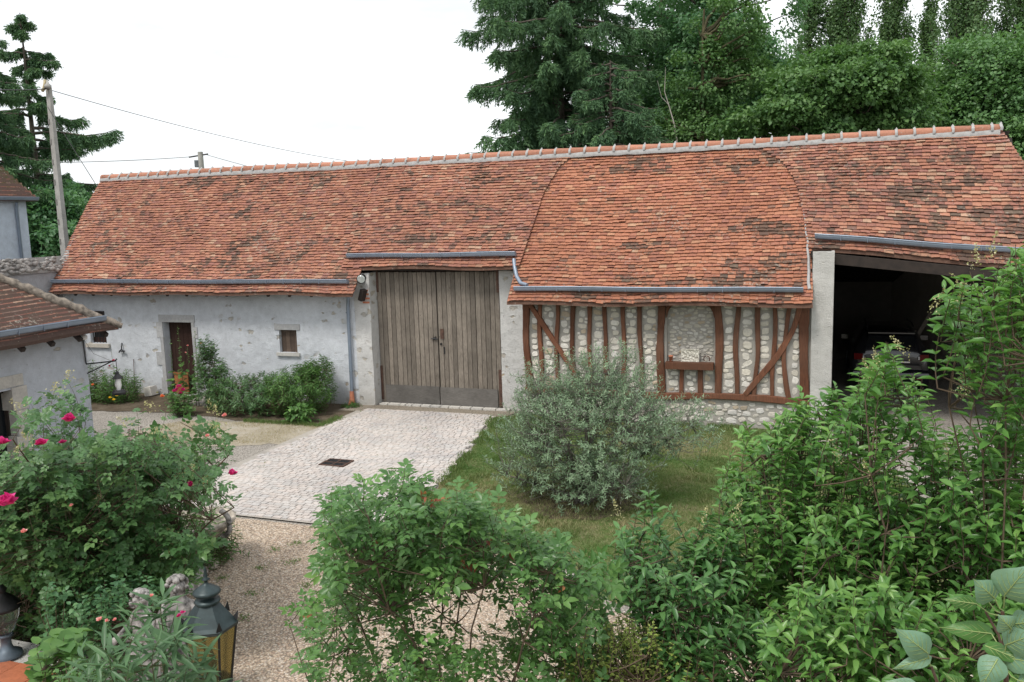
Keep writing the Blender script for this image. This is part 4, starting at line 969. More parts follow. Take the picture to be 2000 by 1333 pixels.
MB().tube([(pole_x-.1, pole_y-.15, H-.1), (pole_x+.0, pole_y-.18, H-.05), (pole_x+.02, pole_y-.12, H+.22)], .05, 6).build('insulator', M['mortar'] if False else simple('yellow_cap', (.5, .42, .25), .6), p1, True)
MB().lathe((pole_x+.08, pole_y-.1, H-.05), [(.001, 0), (.10, .02), (.11, .1), (.05, .16), (.02, .26), (.001, .27)], 10).build('cap', M['concrete'], p1, True)
pb = at(391, 297, 60)
p2 = thing('utility_pole', 'distant grey utility pole top with a small box showing above the roof ridge', 'utility pole', (pb[0], pb[1], 0), 'utility poles')
MB().tube([(pb[0], pb[1], 0), (pb[0], pb[1], pb[2])], [.26, .17], 10).build('post', M['concrete'], p2, True)
rv = nrm(np.array([CR[0], CR[1], 0]))
mb = MB(); a = pb-rv*.75+[0, 0, -.32]; mb.tube([a, pb+rv*.5+[0, 0, -.15]], .05, 5); mb.build('cross_arm', M['iron'], p2)
MB().obox(pb-rv*.25+[0, 0, -.75], rv*.14, np.cross(rv, [0, 0, 1])*.12, (0, 0, .22)).build('junction_box', simple('grey_box', (.12, .13, .14), .6), p2)
def wire(name, a, b_, sagv, label, r=.012):
    T = np.linspace(0, 1, 40); P = np.array([a+(b_-a)*t-np.array([0, 0, 4*sagv*t*(1-t)]) for t in T]); o = MB().tube(P, r, 4).build(name, M['iron']); tag(o, label, 'wire', 'overhead wires')
A = pa+np.array([.05, -.15, -.05])
far = at(905, 330, 62)
wire('cable', A, far, .75, 'long overhead cable sagging from the left pole down behind the ridge', .011)
wire('cable', at(-260, 132, 24), A, .2, 'overhead cable entering from the left edge to the pole top', .015)
wire('cable', at(-150, 318, 45), pb-rv*.7+[0, 0, -.3], .15, 'thin cable crossing the conifer to the distant pole', .016)
wire('cable', pb+rv*.4+[0, 0, -.2], at(700, 372, 80), .2, 'short cable running right from the distant pole', .015)
wire('stay_wire', A+[0, 0, -.55], at(185, 357, 29.5), .02, 'taut stay wire slanting down from the left pole to the roof', .012)

# ================================================================== LANTERNS
m, t, b, o = mat('amber_glass'); q = NT(t); p = q.pos(); b.inputs['Base Color'].default_value = (.78, .70, .42, 1); b.inputs['Roughness'].default_value = .22
b.inputs['Transmission Weight'].default_value = .95; b.inputs['IOR'].default_value = 1.08; q.bump(q.noise(p, 60, 3), .5, .01, b); M['amber'] = m
M['lampgreen'] = simple('dark_green_metal', (.028, .045, .048), .45, .3, .25, 20)
def lantern(loc, sc, name, label, gm, post_h):
    x, y, z = loc; L0 = thing(name, label, 'lantern', (x, y, z-post_h if post_h else z), 'garden lanterns')
    c = np.array(loc); s_ = sc; n = 6; ph = .50
    R1, R0, Hh = .175*s_, .115*s_, .40*s_
    def ring(r, z_): return [c+[r*math.cos(k*PI/3+ph), r*math.sin(k*PI/3+ph), z_] for k in range(n)]
    lo_, hi_ = ring(R0, 0), ring(R1, Hh)
    mb = MB()
    for k in range(n): mb.tube([lo_[k], hi_[k]], .0105*s_, 4)
    for rg, rr_ in ((ring(R0, 0), .012), (ring(R1, Hh), .014)):
        for k in range(n): mb.tube([rg[k], rg[(k+1) % n]], rr_*s_, 4)
    fr = mb.build('frame', M['iron'], L0)
    for k in range(n):
        a, b_, c2, d2 = [np.array(v) for v in (lo_[k], lo_[(k+1) % n], hi_[(k+1) % n], hi_[k])]; cc = (a+b_+c2+d2)/4
        V = [cc+(v-cc)*.985 for v in (a, b_, c2, d2)]; nn = nrm(np.cross(V[1]-V[0], V[3]-V[0]))*.002
        MB().add([v-nn for v in V]+[v+nn for v in V], [(3, 2, 1, 0), (4, 5, 6, 7), (0, 1, 5, 4), (1, 2, 6, 5), (2, 3, 7, 6), (3, 0, 4, 7)]).build('pane', gm, L0)
    mb = MB(); mb.lathe(c, [(R1*1.07, Hh-.01*s_), (R1*1.10, Hh+.012*s_), (R1*.98, Hh+.035*s_), (R1*.42, Hh+.165*s_), (R1*.30, Hh+.175*s_)], 6, phase=ph); mb.lathe(c, [(R1*1.05, Hh-.005), (.01, Hh+.12*s_)], 6, phase=ph)
    roof = mb.build('roof', M['lampgreen'], L0)
    mb = MB(); mb.lathe(c+[0, 0, Hh+.17*s_], [(R1*.44, -.012*s_), (R1*.50, .004*s_), (R1*.47, .016*s_), (R1*.26, .024*s_), (R1*.20, .040*s_), (R1*.24, .052*s_), (R1*.50, .056*s_), (R1*.54, .068*s_), (R1*.50, .082*s_), (R1*.42, .090*s_), (R1*.40, .093*s_), (R1*.28, .108*s_), (R1*.16, .120*s_), (R1*.08, .130*s_), (R1*.06, .148*s_), (R1*.15, .156*s_), (R1*.16, .160*s_), (R1*.07, .168*s_), (R1*.09, .185*s_), (R1*.05, .215*s_), (R1*.06, .222*s_), (R1*.01, .245*s_)], 18); mb.build('finial', M['lampgreen'], L0, True)
    mb = MB()
    for k in range(n):
        v = np.array(hi_[k])+[0, 0, .02*s_]; o_ = nrm(np.array([math.cos(k*PI/3+ph), math.sin(k*PI/3+ph), 0])); mb.add([v-np.cross(o_, [0, 0, 1])*.022*s_+o_*.012*s_, v+np.cross(o_, [0, 0, 1])*.022*s_+o_*.012*s_, v+[0, 0, .07*s_]+o_*.02*s_, v+o_*-.015*s_+[0, 0, .03*s_]], [(0, 1, 2), (1, 3, 2), (3, 0, 2)])
    mb.build('crest', M['iron'], L0)
    mb = MB(); mb.lathe(c, [(R0*1.05, 0), (R0*1.12, -.02*s_), (R0*.5, -.06*s_), (R0*.3, -.12*s_), (.001, -.12*s_)], 12); mb.lathe(c, [(.03*s_, -.02), (.03*s_, .12*s_), (.035*s_, .13*s_), (.001, .24*s_)], 8); mb.build('lamp_base', M['lampgreen'], L0, True)
    if post_h > .2:
        mb = MB(); mb.lathe(c-[0, 0, post_h], [(.12, 0), (.12, .05), (.07, .12), (.05, .25), (.038, .4), (.034, post_h-.2), (.05, post_h-.16), (.03, post_h-.1)], 14); mb.build('post', M['lampgreen'], L0, True)
    return L0
lantern(at(418, 1328, 5.62), .95, 'garden_lantern', 'dark green six-sided lantern with amber glass on a post beside the oleander', M['amber'], 1.55)
m, t, b, o = mat('clear_old_glass'); b.inputs['Base Color'].default_value = (.55, .58, .58, 1); b.inputs['Roughness'].default_value = .1; b.inputs['Transmission Weight'].default_value = .93; b.inputs['IOR'].default_value = 1.15; M['clearglass'] = m
l2 = at(10, 1238, 9.12)
l2c = thing('terrace_lantern', 'dark round-bellied lantern with a clear glass bowl standing on the terracotta terrace edge', 'lantern', (l2[0], l2[1], TZ), 'garden lanterns')
c = np.array([l2[0], l2[1], l2[2]])
mb = MB(); mb.lathe(c, [(.05, -.02), (.05, .0), (.085, .04), (.135, .17), (.145, .25)], 20); mb.build('glass_bowl', M['clearglass'], l2c, True)
mb = MB(); mb.lathe(c, [(.155, .25), (.17, .265), (.16, .29), (.10, .36), (.05, .40), (.045, .42), (.06, .44), (.025, .49), (.001, .52)], 20); mb.build('hood', M['iron'], l2c, True)
mb = MB(); mb.lathe(np.array([c[0], c[1], TZ]), [(.13, 0), (.13, .03), (.06, .07), (.045, .12), (.045, max(.2, c[2]-TZ-.06)), (.075, c[2]-TZ-.02), (.06, c[2]-TZ)], 16); mb.build('stem', simple('blue_grey_metal', (.10, .13, .16), .5, .3), l2c, True)

# ================================================================== STATUES (two stone children)
M['statue'] = simple('weathered_statue', (.25, .235, .225), .95, 0, .85, 13, 1., 30)
def skin_figure(name, joints, bones, mat_, label, cat, group=None, sub=2):
    me = bpy.data.meshes.new(name); me.from_pydata([j[0] for j in joints], bones, []); o = bpy.data.objects.new(name, me); COL.objects.link(o)
    md = o.modifiers.new('skin', 'SKIN'); md.use_smooth_shade = True
    for k, j in enumerate(joints):
        sv = me.skin_vertices[0].data[k]; r = j[1]; sv.radius = (r, r) if not isinstance(r, tuple) else r; sv.use_root = (k == 0)
    sd = o.modifiers.new('sub', 'SUBSURF'); sd.levels = sub; sd.render_levels = sub
    dg_ = bpy.context.evaluated_depsgraph_get(); ev = o.evaluated_get(dg_); m2 = bpy.data.meshes.new_from_object(ev)
    bpy.data.objects.remove(o); me2 = m2; me2.name = name; me2.materials.clear(); me2.materials.append(mat_)
    for p_ in me2.polygons: p_.use_smooth = True
    return me2
def putto(loc, sc, rz, arms, label, lean=(0, 0)):
    h = lambda x, y, z: (x+lean[0]*z, y+lean[1]*z, z)
    J = [(h(0, 0, .46), .105), (h(0, -.01, .62), .105), (h(0, 0, .76), .11), (h(0, 0, .84), .05), (h(0, -.01, .93), .095), (h(0, -.01, 1.02), .07),
         (h(.07, 0, .40), .08), (h(.10, -.04, .22), .06), (h(.10, .0, .04), .04), (h(.11, -.09, .02), .032),
         (h(-.07, 0, .40), .08), (h(-.09, -.05, .22), .06), (h(-.08, .03, .04), .04), (h(-.09, -.06, .02), .032)]
    Bn = [(0, 1), (1, 2), (2, 3), (3, 4), (4, 5), (0, 6), (6, 7), (7, 8), (8, 9), (0, 10), (10, 11), (11, 12), (12, 13)]
    for s_, (el, ha) in zip((1, -1), arms):
        k = len(J); J += [(h(s_*.12, 0, .76), .05), (h(*el), .042), (h(*ha), .03)]; Bn += [(2, k), (k, k+1), (k+1, k+2)]
        hv = np.array(ha)-np.array(el); hv = hv/np.linalg.norm(hv); sd_ = nrm(np.cross(hv, [0, 1, .2]))
        k2 = len(J)
        J.append((h(*(np.array(ha)+hv*.035)), .026)); Bn.append((k+2, k2))
        for f_ in range(5):
            u = (f_-2)*.013; tp = np.array(ha)+hv*(.085 if f_ else .055)+sd_*(u*1.5-(.015 if f_ == 0 else 0)); J.append((h(*tp), .0075)); Bn.append((k2, len(J)-1))
    me = skin_figure('child_statue', J, Bn, M['statue'], label, 'statue')
    root = bpy.data.objects.new('child_statue', me); COL.objects.link(root); root.location = loc; root.rotation_euler = (0, 0, rz); root.scale = (sc,)*3
    tag(root, label, 'statue', 'stone statues of children')
    hd = np.array(h(0, -.01, .95))
    def child(name, mb, smooth=True):
        o = mb.build(name, M['statue'], None, smooth); o.parent = root; return o
    mb = MB(); r_ = np.random.default_rng(int(sc*100))
    for k in range(70):      # curly hair
        a = r_.uniform(0, 2*PI); e_ = r_.uniform(-.1, 1.4); v = np.array([math.cos(a)*math.cos(e_), math.sin(a)*math.cos(e_), math.sin(e_)])
        if v[1] < -.45 and e_ < .75: continue
        cc = hd+v*.098; mb.lathe(cc, [(.001, -.024), (.02, -.012), (.026, .004), (.016, .02), (.001, .026)], 6)
    child('hair', mb)
    mb = MB(); mb.obox(hd+[0, -.103, -.005], (.011, 0, 0), (0, .018, 0), (0, 0, .02)); mb.lathe(hd+[-.034, -.088, .018], [(.001, -.012), (.014, 0), (.001, .012)], 6); mb.lathe(hd+[.034, -.088, .018], [(.001, -.012), (.014, 0), (.001, .012)], 6); mb.obox(hd+[0, -.092, -.045], (.022, 0, 0), (0, .01, 0), (0, 0, .007))
    child('face', mb)
    mb = MB(); th = np.linspace(0, 2*PI, 25); P = []
    for z_, rr_ in ((.60, .12), (.50, .15), (.38, .185), (.30, .20)):
        P.append([h(math.cos(a)*rr_*(1+.08*math.sin(a*7+z_*9)), math.sin(a)*rr_*.85*(1+.08*math.sin(a*7+z_*9)), z_+.03*math.sin(a*2)) for a in th])
    mb.grid(np.array(P), flip=True); child('drapery', mb)
    mb = MB(); mb.lathe((lean[0]*0, 0, -.30), [(.001, 0), (.22, 0), (.24, .05), (.18, .1), (.17, .2), (.22, .26), (.22, .30), (.001, .30)], 12); child('plinth', mb, False)
    return root
s1 = at(340, 1143, 8.2); sc1 = .95
putto((s1[0], s1[1], s1[2]-.95*sc1), sc1, .5, (((.22, -.06, .60), (.33, -.16, .42)), ((-.18, -.08, .60), (-.05, -.15, .55))), 'taller weathered stone child statue with one arm stretched down, nearer the gravel', (.04, -.03))
s2 = at(285, 1168, 7.9); sc2 = .85
putto((s2[0], s2[1], s2[2]-.95*sc2), sc2, -.2, (((.17, -.1, .60), (.10, -.2, .62)), ((-.2, -.05, .62), (-.30, -.14, .50))), 'smaller curly-headed stone child statue on the left, behind the oleander', (-.02, -.05))
# stone urn in the rose bed
uc = onz(385, 1030, .55)
ur = thing('garden_urn', 'wide weathered stone garden urn half hidden by the rose bush', 'urn', (uc[0], uc[1], 0))
mb = MB(); mb.lathe((uc[0], uc[1], 0), [(.001, .0), (.24, 0), (.24, .06), (.12, .10), (.09, .22), (.12, .30), (.28, .42), (.42, .56), (.47, .60), (.50, .62), (.50, .66), (.45, .67), (.38, .58), (.001, .54)], 26); mb.build('bowl', simple('urn_stone', (.34, .30, .25), .95, 0, .55, 10, .8, 30), ur, True)
th = np.linspace(0, PI, 12)
for s_ in (-1, 1): mb = MB(); mb.tube([(uc[0]+s_*(.40+.13*math.sin(a)), uc[1], .52+.17*(1-math.cos(a))/2*2-.05) for a in th], .035, 8); mb.build('handle', M['statue'], ur, True)
bxp = onz(300, 770, 0)
pc_ = tag(MB().obox((-17.02, -.48, .13), (.12, 0, .02), (0, .12, 0), (-.02, 0, .12), .5).build('white_box', simple('white_card', (.66, .63, .58), .7, 0, .1)), 'small white box on the ground left of the barn door', 'box')
# terracotta chips etc. by the door: rod and hook on the wall
tag(MB().tube([(-17.70, -.34, 0), (-17.68, -.30, .95)], .009, 5).build('iron_rod', M['rust']), 'thin iron rod leaning on the barn wall left of the door', 'rod')
_b = left_parts(); mb = MB(); mb.tube([(-18.3, -.02, 1.36), (-18.3, -.06, 1.20), (-18.38, -.08, 1.1)], .014, 6); mb.tube([(-18.3, -.06, 1.2), (-18.2, -.08, 1.09)], .014, 6); mb.tube([(-18.38, -.06, 1.14), (-18.2, -.06, 1.14)], .02, 6); mb.build('wall_hook', M['iron'], barn, True); shift(_b, .26, LY, .03)

# ================================================================== FOLIAGE ENGINE
def T_oval(w=.5, fold=.10, droop=.16, k=(.32, .68)):
    V = [(0, 0, 0), (-w/2*.92, k[0], fold), (0, k[0], 0-.03), (w/2*.92, k[0], fold), (-w/2*.78, k[1], fold*.8-droop*.4), (0, k[1], -droop*.5), (w/2*.78, k[1], fold*.8-droop*.4), (0, 1, -droop)]
    return np.array(V, float), [(0, 2, 1), (0, 3, 2), (1, 2, 5, 4), (2, 3, 6, 5), (4, 5, 7), (5, 6, 7)]
def T_dia(w=.5, fold=.12):
    return np.array([(0, 0, 0), (-w/2, .5, fold), (0, 1, -.06), (w/2, .5, fold)], float), [(0, 2, 1), (0, 3, 2)]
def T_comp(w=.55, pairs=2, size=.42):
    V = []; F = []
    def leaf(o, ang, s):
        k = len(V); c, s_ = math.cos(ang), math.sin(ang)
        for x, y, z in ((0, 0, 0), (-w/2, .38, .10), (0, .45, -.01), (w/2, .38, .10), (-w/2*.7, .72, .04), (w/2*.7, .72, .04), (0, 1, -.14)):
            x, y = x*s, y*s; V.append((o[0]+x*c+y*s_, o[1]-x*s_+y*c, o[2]+z*s))
        F.extend([(k, k+2, k+1), (k, k+3, k+2), (k+1, k+2, k+6, k+4), (k+2, k+3, k+5, k+6)])
    for p in range(pairs):
        y = .25+.32*p
        for sg in (-1, 1): leaf((0, y, -.05*p), sg*1.05, size*(.85+.1*p))
    leaf((0, .25+.32*(pairs-1)+.08, -.06), 0, size*1.1)
    return np.array(V, float), F
def place(mb, tpl, P, D, Nn, Sz, tint, jit=.15):
    V0, F0 = tpl; n = len(P); k = len(V0)
    if n == 0: return
    D = nrm(D); X = nrm(np.cross(D, Nn)); Z = np.cross(X, D)
    V = P[:, None]+Sz[:, None, None]*(V0[None, :, 0:1]*X[:, None]+V0[None, :, 1:2]*D[:, None]+V0[None, :, 2:3]*Z[:, None])
    off = (np.arange(n)*k)[:, None, None]; c = np.repeat(np.clip(tint, 0, 1), k)
    V = V.reshape(-1, 3); col = np.repeat(c[:, None], 4, 1); first = True
    by = {}
    for f in F0: by.setdefault(len(f), []).append(f)
    base = mb.n; mb.V.append(V); mb.C.append(col); mb.n += len(V)
    for kk, fs in by.items(): mb.F.append((np.array(fs)[None]+off).reshape(-1, kk)+base)
def rdir(n, r=rng): return nrm(r.normal(size=(n, 3)))
def shoots(lb, sb, tips, dirs, length, nleaf, tpl, size, spec='opp', out=.8, rad=.0035, r=rng, tint=None, curve=.25, upN=.5, leafstart=.1, droop=0., mixtip=.0, endtuft=0):
    """one leafy shoot ending at each tip; leaves follow the shoot in pairs or a spiral"""
    n = len(tips); dirs = nrm(dirs); L_ = length*r.uniform(.6, 1.25, n)
    bend = rdir(n, r)*curve
    K = 5; T = np.linspace(0, 1, K)
    pts = tips[:, None]-dirs[:, None]*(L_[:, None]*(1-T)[None])[..., None]+(bend*L_[:, None])[:, None]*((T-T**2)*1.)[None, :, None]
    pts[:, :, 2] -= (droop*L_)[:, None]*(T**2)[None]*1.0
    base_t = r.uniform(.1, .9, n) if tint is None else tint
    for i in range(n):
        if sb is not None: sb.tube(pts[i], np.linspace(rad, rad*.4, K), 3, .5, caps=False)
    ts = leafstart+(1-leafstart)*(np.arange(nleaf)+.5)/nleaf
    seg = np.clip(ts*(K-1), 0, K-1.001); i0 = seg.astype(int); fr = seg-i0
    Q = pts[:, i0]*(1-fr)[None, :, None]+pts[:, i0+1]*fr[None, :, None]; Tn = nrm(pts[:, i0+1]-pts[:, i0])
    ph0 = r.uniform(0, 2*PI, n)[:, None]
    if spec == 'opp': ph = ph0+(np.arange(nleaf)//2)[None]*PI/2+(np.arange(nleaf) % 2)[None]*PI
    else: ph = ph0+np.arange(nleaf)[None]*2.4
    if spec == 'opp':   # pairs share a node
        ii = (np.arange(nleaf)//2)*2; Q = Q[:, ii]; Tn = Tn[:, ii]
    ref = np.where(np.abs(Tn[..., 2:3]) < .9, np.array([0, 0, 1.]), np.array([1., 0, 0])); A = nrm(np.cross(Tn, ref)); B = np.cross(Tn, A)
    ph = ph+r.normal(0, .25, ph.shape); Rd = A*np.cos(ph)[..., None]+B*np.sin(ph)[..., None]
    D = nrm(Tn*(1-out)+Rd*out+r.normal(0, .12, Rd.shape)); Nn = nrm(Tn*.6+np.array([0, 0, upN])+r.normal(0, .25, Rd.shape))
    Sz = size*r.uniform(.5, 1.2, ph.shape)*(1-.35*np.abs(ts-.5)[None]*2*.6)
    tt = base_t[:, None]*.5+.42*r.random(ph.shape)+mixtip*(ts[None]-.4); tt = np.where(r.random(ph.shape) < .015, 1., tt)
    place(lb, tpl, Q.reshape(-1, 3), D.reshape(-1, 3), Nn.reshape(-1, 3), Sz.ravel(), tt.ravel())
    return pts[:, 0]
def stems(sb, base, tips, starts, nmain, r0, r=rng, spread=.06, tint=.5, twig=.004, rise=.5):
    """main stems from the base to well spread tips, twigs joining every shoot start to the nearest stem"""
    n = len(tips); idx = [int(r.integers(n))]; dmin = np.linalg.norm(tips-tips[idx[0]], axis=1)
    while len(idx) < min(nmain, n): j = int(np.argmax(dmin)); idx.append(j); dmin = np.minimum(dmin, np.linalg.norm(tips-tips[j], axis=1))
    mains = []
    for j in idx:
        e = starts[j]; b_ = base+np.r_[r.normal(0, spread, 2), 0]; c1 = b_+(e-b_)*np.array([.25, .25, rise]); T = np.linspace(0, 1, 12)[:, None]
        P = (1-T)**2*b_+2*T*(1-T)*c1+T**2*e; P[1:-1] += r.normal(0, .012*np.linalg.norm(e-b_)/2, (10, 3)); sb.tube(P, np.linspace(r0*r.uniform(.6, 1.1), r0*.22, 12), 6, tint); mains.append(P)
    MP = np.concatenate([m_[2:] for m_ in mains])
    for i in range(n):
        s_ = starts[i]; dd = np.linalg.norm(MP-s_, axis=1)+np.where(MP[:, 2] > s_[2], .6*(MP[:, 2]-s_[2]), 0); m_ = MP[int(np.argmin(dd))]
        if dd.min() > .03:
            mid = (m_+s_)/2+np.array([0, 0, -.04*dd.min()])+r.normal(0, .02*min(1, dd.min()), 3); sb.tube([m_, mid, s_], [twig*1.5, twig*1.1, twig*.8], 3, tint, caps=False)
def inpoly(px, py, poly):
    poly = np.array(poly, float); x, y = px, py; c = np.zeros(len(x), bool); j = len(poly)-1
    for i in range(len(poly)):
        xi, yi = poly[i]; xj, yj = poly[j]
        c ^= ((yi > y) != (yj > y)) & (x < (xj-xi)*(y-yi)/(yj-yi+1e-9)+xi); j = i
    return c
def volume(poly, D0, D1, n, r=rng):
    """points filling a real 3-D volume: the directions of a measured outline over a range of distances"""
    poly = np.array(poly, float); lo = poly.min(0); hi = poly.max(0); out = []
    while len(out) < n:
        q_ = r.uniform(lo, hi, (n*3, 2)); k = inpoly(q_[:, 0], q_[:, 1], poly); 
        for a in q_[k]: out.append(at(a[0], a[1], r.uniform(D0, D1)))
    return np.array(out[:n])
def ellips(c, rad, n, r=rng, shell=.35):
    v = rdir(n, r)*(r.uniform(shell**3, 1, n)**(1/3))[:, None]; return np.array(c)+v*np.array(rad)

M['stem'] = simple('brown_stem', (.10, .07, .045), .85, 0, .3, 20); M['greenstem'] = simple('green_stem', (.09, .10, .04), .7, 0, .3, 15)
M['bark'] = simple('grey_bark', (.085, .07, .055), .95, 0, .4, 6, .8, 20); M['redbark'] = simple('brown_bark', (.09, .055, .04), .95, 0, .4, 6, .8, 20)
M['privet'] = leafmat('privet_leaf', (.06, .16, .04), (.11, .255, .06), (.22, .39, .10), .36, .34, spec=.5)
M['privet_dark'] = leafmat('dark_privet_leaf', (.045, .125, .042), (.082, .20, .06), (.15, .30, .09), .36, .32, spec=.5)
M['roseleaf'] = leafmat('rose_leaf', (.055, .135, .04), (.10, .22, .062), (.19, .34, .09), .36, .32, (.14, .24, .11), spec=.5)
M['oldrose'] = leafmat('old_rose_leaf', (.045, .115, .04), (.085, .185, .062), (.18, .30, .10), .4, .3, (.14, .24, .12), spec=.5)
M['olive'] = leafmat('olive_leaf', (.11, .185, .10), (.20, .30, .175), (.33, .44, .28), .5, .18, (.31, .39, .30))
M['oleander'] = leafmat('oleander_leaf', (.05, .11, .05), (.085, .17, .075), (.13, .24, .10), .42, .2)
M['conifer'] = leafmat('conifer_needles', (.055, .115, .065), (.10, .195, .09), (.17, .29, .11), .6, .22, spec=.3)
M['darktree'] = leafmat('dark_tree_leaf', (.06, .145, .078), (.11, .24, .11), (.19, .34, .15), .45, .36, spec=.4)
M['poplar'] = leafmat('poplar_leaf', (.075, .145, .068), (.13, .225, .10), (.21, .32, .15), .45, .35, spec=.4)
M['maple'] = leafmat('maple_leaf', (.055, .13, .045), (.105, .21, .068), (.19, .32, .105), .5, .33, spec=.4)
M['paletree'] = leafmat('ash_leaf', (.065, .15, .06), (.12, .24, .085), (.2, .34, .13), .45, .32, spec=.4)
M['herb'] = leafmat('perennial_leaf', (.04, .11, .03), (.085, .19, .045), (.17, .30, .08), .5, .28)
M['yellowherb'] = leafmat('yellow_green_leaf', (.14, .21, .05), (.28, .36, .09), (.48, .50, .18), .5, .3)
M['pink'] = leafmat('pink_petals', (.50, .012, .16), (.66, .03, .25), (.78, .14, .40), .6, .25); M['palepink'] = leafmat('pale_pink_petals', (.75, .25, .30), (.85, .40, .42), (.9, .6, .6), .6, .3)
M['orange'] = leafmat('orange_petals', (.75, .16, .06), (.85, .28, .12), (.9, .45, .25), .6, .3); M['crimson'] = leafmat('crimson_petals', (.35, .01, .04), (.5, .02, .08), (.6, .1, .2), .6, .2)
M['cream'] = leafmat('cream_flower', (.26, .24, .10), (.44, .42, .20), (.60, .55, .36), .7, .2); M['yellow'] = leafmat('yellow_petals', (.7, .45, .02), (.85, .6, .03), (.9, .7, .1), .6, .3)
M['redleaf'] = leafmat('reddish_leaf', (.18, .05, .03), (.32, .10, .05), (.45, .20, .09), .5, .3); M['purpleleaf'] = leafmat('dry_purple_panicle', (.10, .05, .06), (.15, .08, .09), (.2, .13, .12), .8, .1)

def bloom(parent, c, r_, m_, name='flower', n=26, rg=rng, petals=None):
    mb = MB(); c = np.array(c, float); V0, F0 = T_oval(1.0, .22, -.15)
    th = rg.uniform(0, 2*PI, n); el = np.linspace(.15, 1.45, n); D = np.stack([np.cos(th)*np.cos(el), np.sin(th)*np.cos(el)*1., np.sin(el)], -1)
    # face partly to the open side
    D = nrm(D+np.array([.05, -.35, .0])); place(mb, (V0, F0), c+D*r_*.05, D, nrm(np.array([0, -.2, 1.])-D*.2+rg.normal(0, .2, (n, 3))), np.full(n, r_)*rg.uniform(.75, 1.05, n), rg.random(n))
    return mb.build(name, m_, parent, True)
def panicle(mb, c, d_, L_, r=rng, n=40, s_=.012, w=.34):
    c = np.array(c); d_ = nrm(np.array(d_, float)); t = r.uniform(0, 1, n)**1.3; P = c+d_*(t*L_)[:, None]+rdir(n, r)*(np.maximum(.12, 1-t)*L_*w*r.uniform(.2, 1.2, n))[:, None]; place(mb, T_dia(.7, .1), P, rdir(n, r), rdir(n, r), r.uniform(.6, 1.2, n)*s_, r.random(n))

def shrub(name, label, cat, base, tips, axis, leafm, tpl, size, length, nleaf, nmain=8, r0=.02, seed=1, spec='opp', up=.9, outw=.6, group=None, stem=None, rnd=.3, stemrad=.0035, spread=.06, **kw):
    r = np.random.default_rng(seed); base = np.array(base, float); o = thing(name, label, cat, tuple(base), group)
    lb, sb = MB(), MB(); ov = tips-np.array(axis); ov[:, 2] *= .4; dirs = nrm(ov)*outw+np.array([0, 0, up])+r.normal(0, rnd, tips.shape)
    st0 = shoots(lb, sb, tips, dirs, length, nleaf, tpl, size, spec, r=r, rad=stemrad, **kw)
    stems(sb, base, tips, st0, nmain, r0, r, twig=stemrad*1.2, spread=spread)
    lb.build('leaves', leafm, o, True); sb.build('stems', stem or M['stem'], o, True)
    return o
def clear_of(P, x0, y0, x1, y1, D):
    """leave a real hollow in front of something that shows through the planting"""
    v = P-CO; z = v@CFW; qx = 1000+CF*(v@CR)/z; qy = 666.5-CF*(v@CU)/z
    return P[~((qx > x0) & (qx < x1) & (qy > y0) & (qy < y1) & (np.hypot(v[:, 0], v[:, 1]) < D))]

# ---------------------------------------------------------------- trees beyond the barn
def broadleaf(name, label, base, height, crowns, leafm, leaf, nper, seed, bark=None, group='trees beyond the barn', r0=.28, flat=.7, tw=.62, trunk_top=None):
    """crowns: (centre, radii, clumps). Limbs reach into every clump group; leaves are small folded blades."""
    r = np.random.default_rng(seed); base = np.array(base, float); o = thing(name, label, 'tree', tuple(base), group)
    tb, lb = MB(), MB(); top = np.array(trunk_top if trunk_top is not None else [base[0]+r.normal(0, .3), base[1], height*.9])
    T = np.linspace(0, 1, 14)[:, None]; tr = base+(top-base)*T; tr[1:-1, :2] += np.cumsum(r.normal(0, .05, (12, 2)), 0)*.6; tb.tube(tr, np.linspace(r0, .04, 14), 8)
    for c, rad, ncl in crowns:
        c = np.array(c, float); cs = ellips(c, rad, ncl, r, .45)
        cs = cs[(fbm(cs[:, 0]*.35+seed, cs[:, 2]*.35, seed) > .33)]
        for k, q_ in enumerate(cs):
            i = int(np.clip(np.searchsorted(tr[:, 2], q_[2]-.35*np.linalg.norm(q_[:2]-tr[5, :2])-.3), 1, 12)); s_ = tr[i]
            if k % 2 == 0:
                mid = (s_+q_)/2+r.normal(0, .15, 3)+[0, 0, -.1]; tb.tube([s_, (s_+mid)/2+r.normal(0, .08, 3), mid, (mid+q_)/2+r.normal(0, .08, 3), q_], np.linspace(.075, .012, 5), 4, caps=False)
        nl = nper; m_ = len(cs); sz = r.uniform(.75, 1.3, m_)
        P = np.repeat(cs, nl, 0); S_ = np.repeat(sz, nl)
        v = rdir(len(P), r)*(r.uniform(0, 1, len(P))**.45)[:, None]; v[:, 2] *= flat; P = P+v*(S_*tw)[:, None]
        out = nrm(P-c); D = nrm(out*.5+r.normal(0, .6, P.shape)+[0, 0, -.25]); Nn = nrm(out*.5+[0, 0, .9]+r.normal(0, .45, P.shape))
        tint = np.repeat(r.uniform(.1, .8, m_), nl)*.6+.4*r.random(len(P)); place(lb, T_dia(.72, .12), P, D, Nn, leaf*r.uniform(.6, 1.25, len(P)), tint)
    lb.build('crown', leafm, o, True); tb.build('trunk', bark or M['bark'], o, True); return o
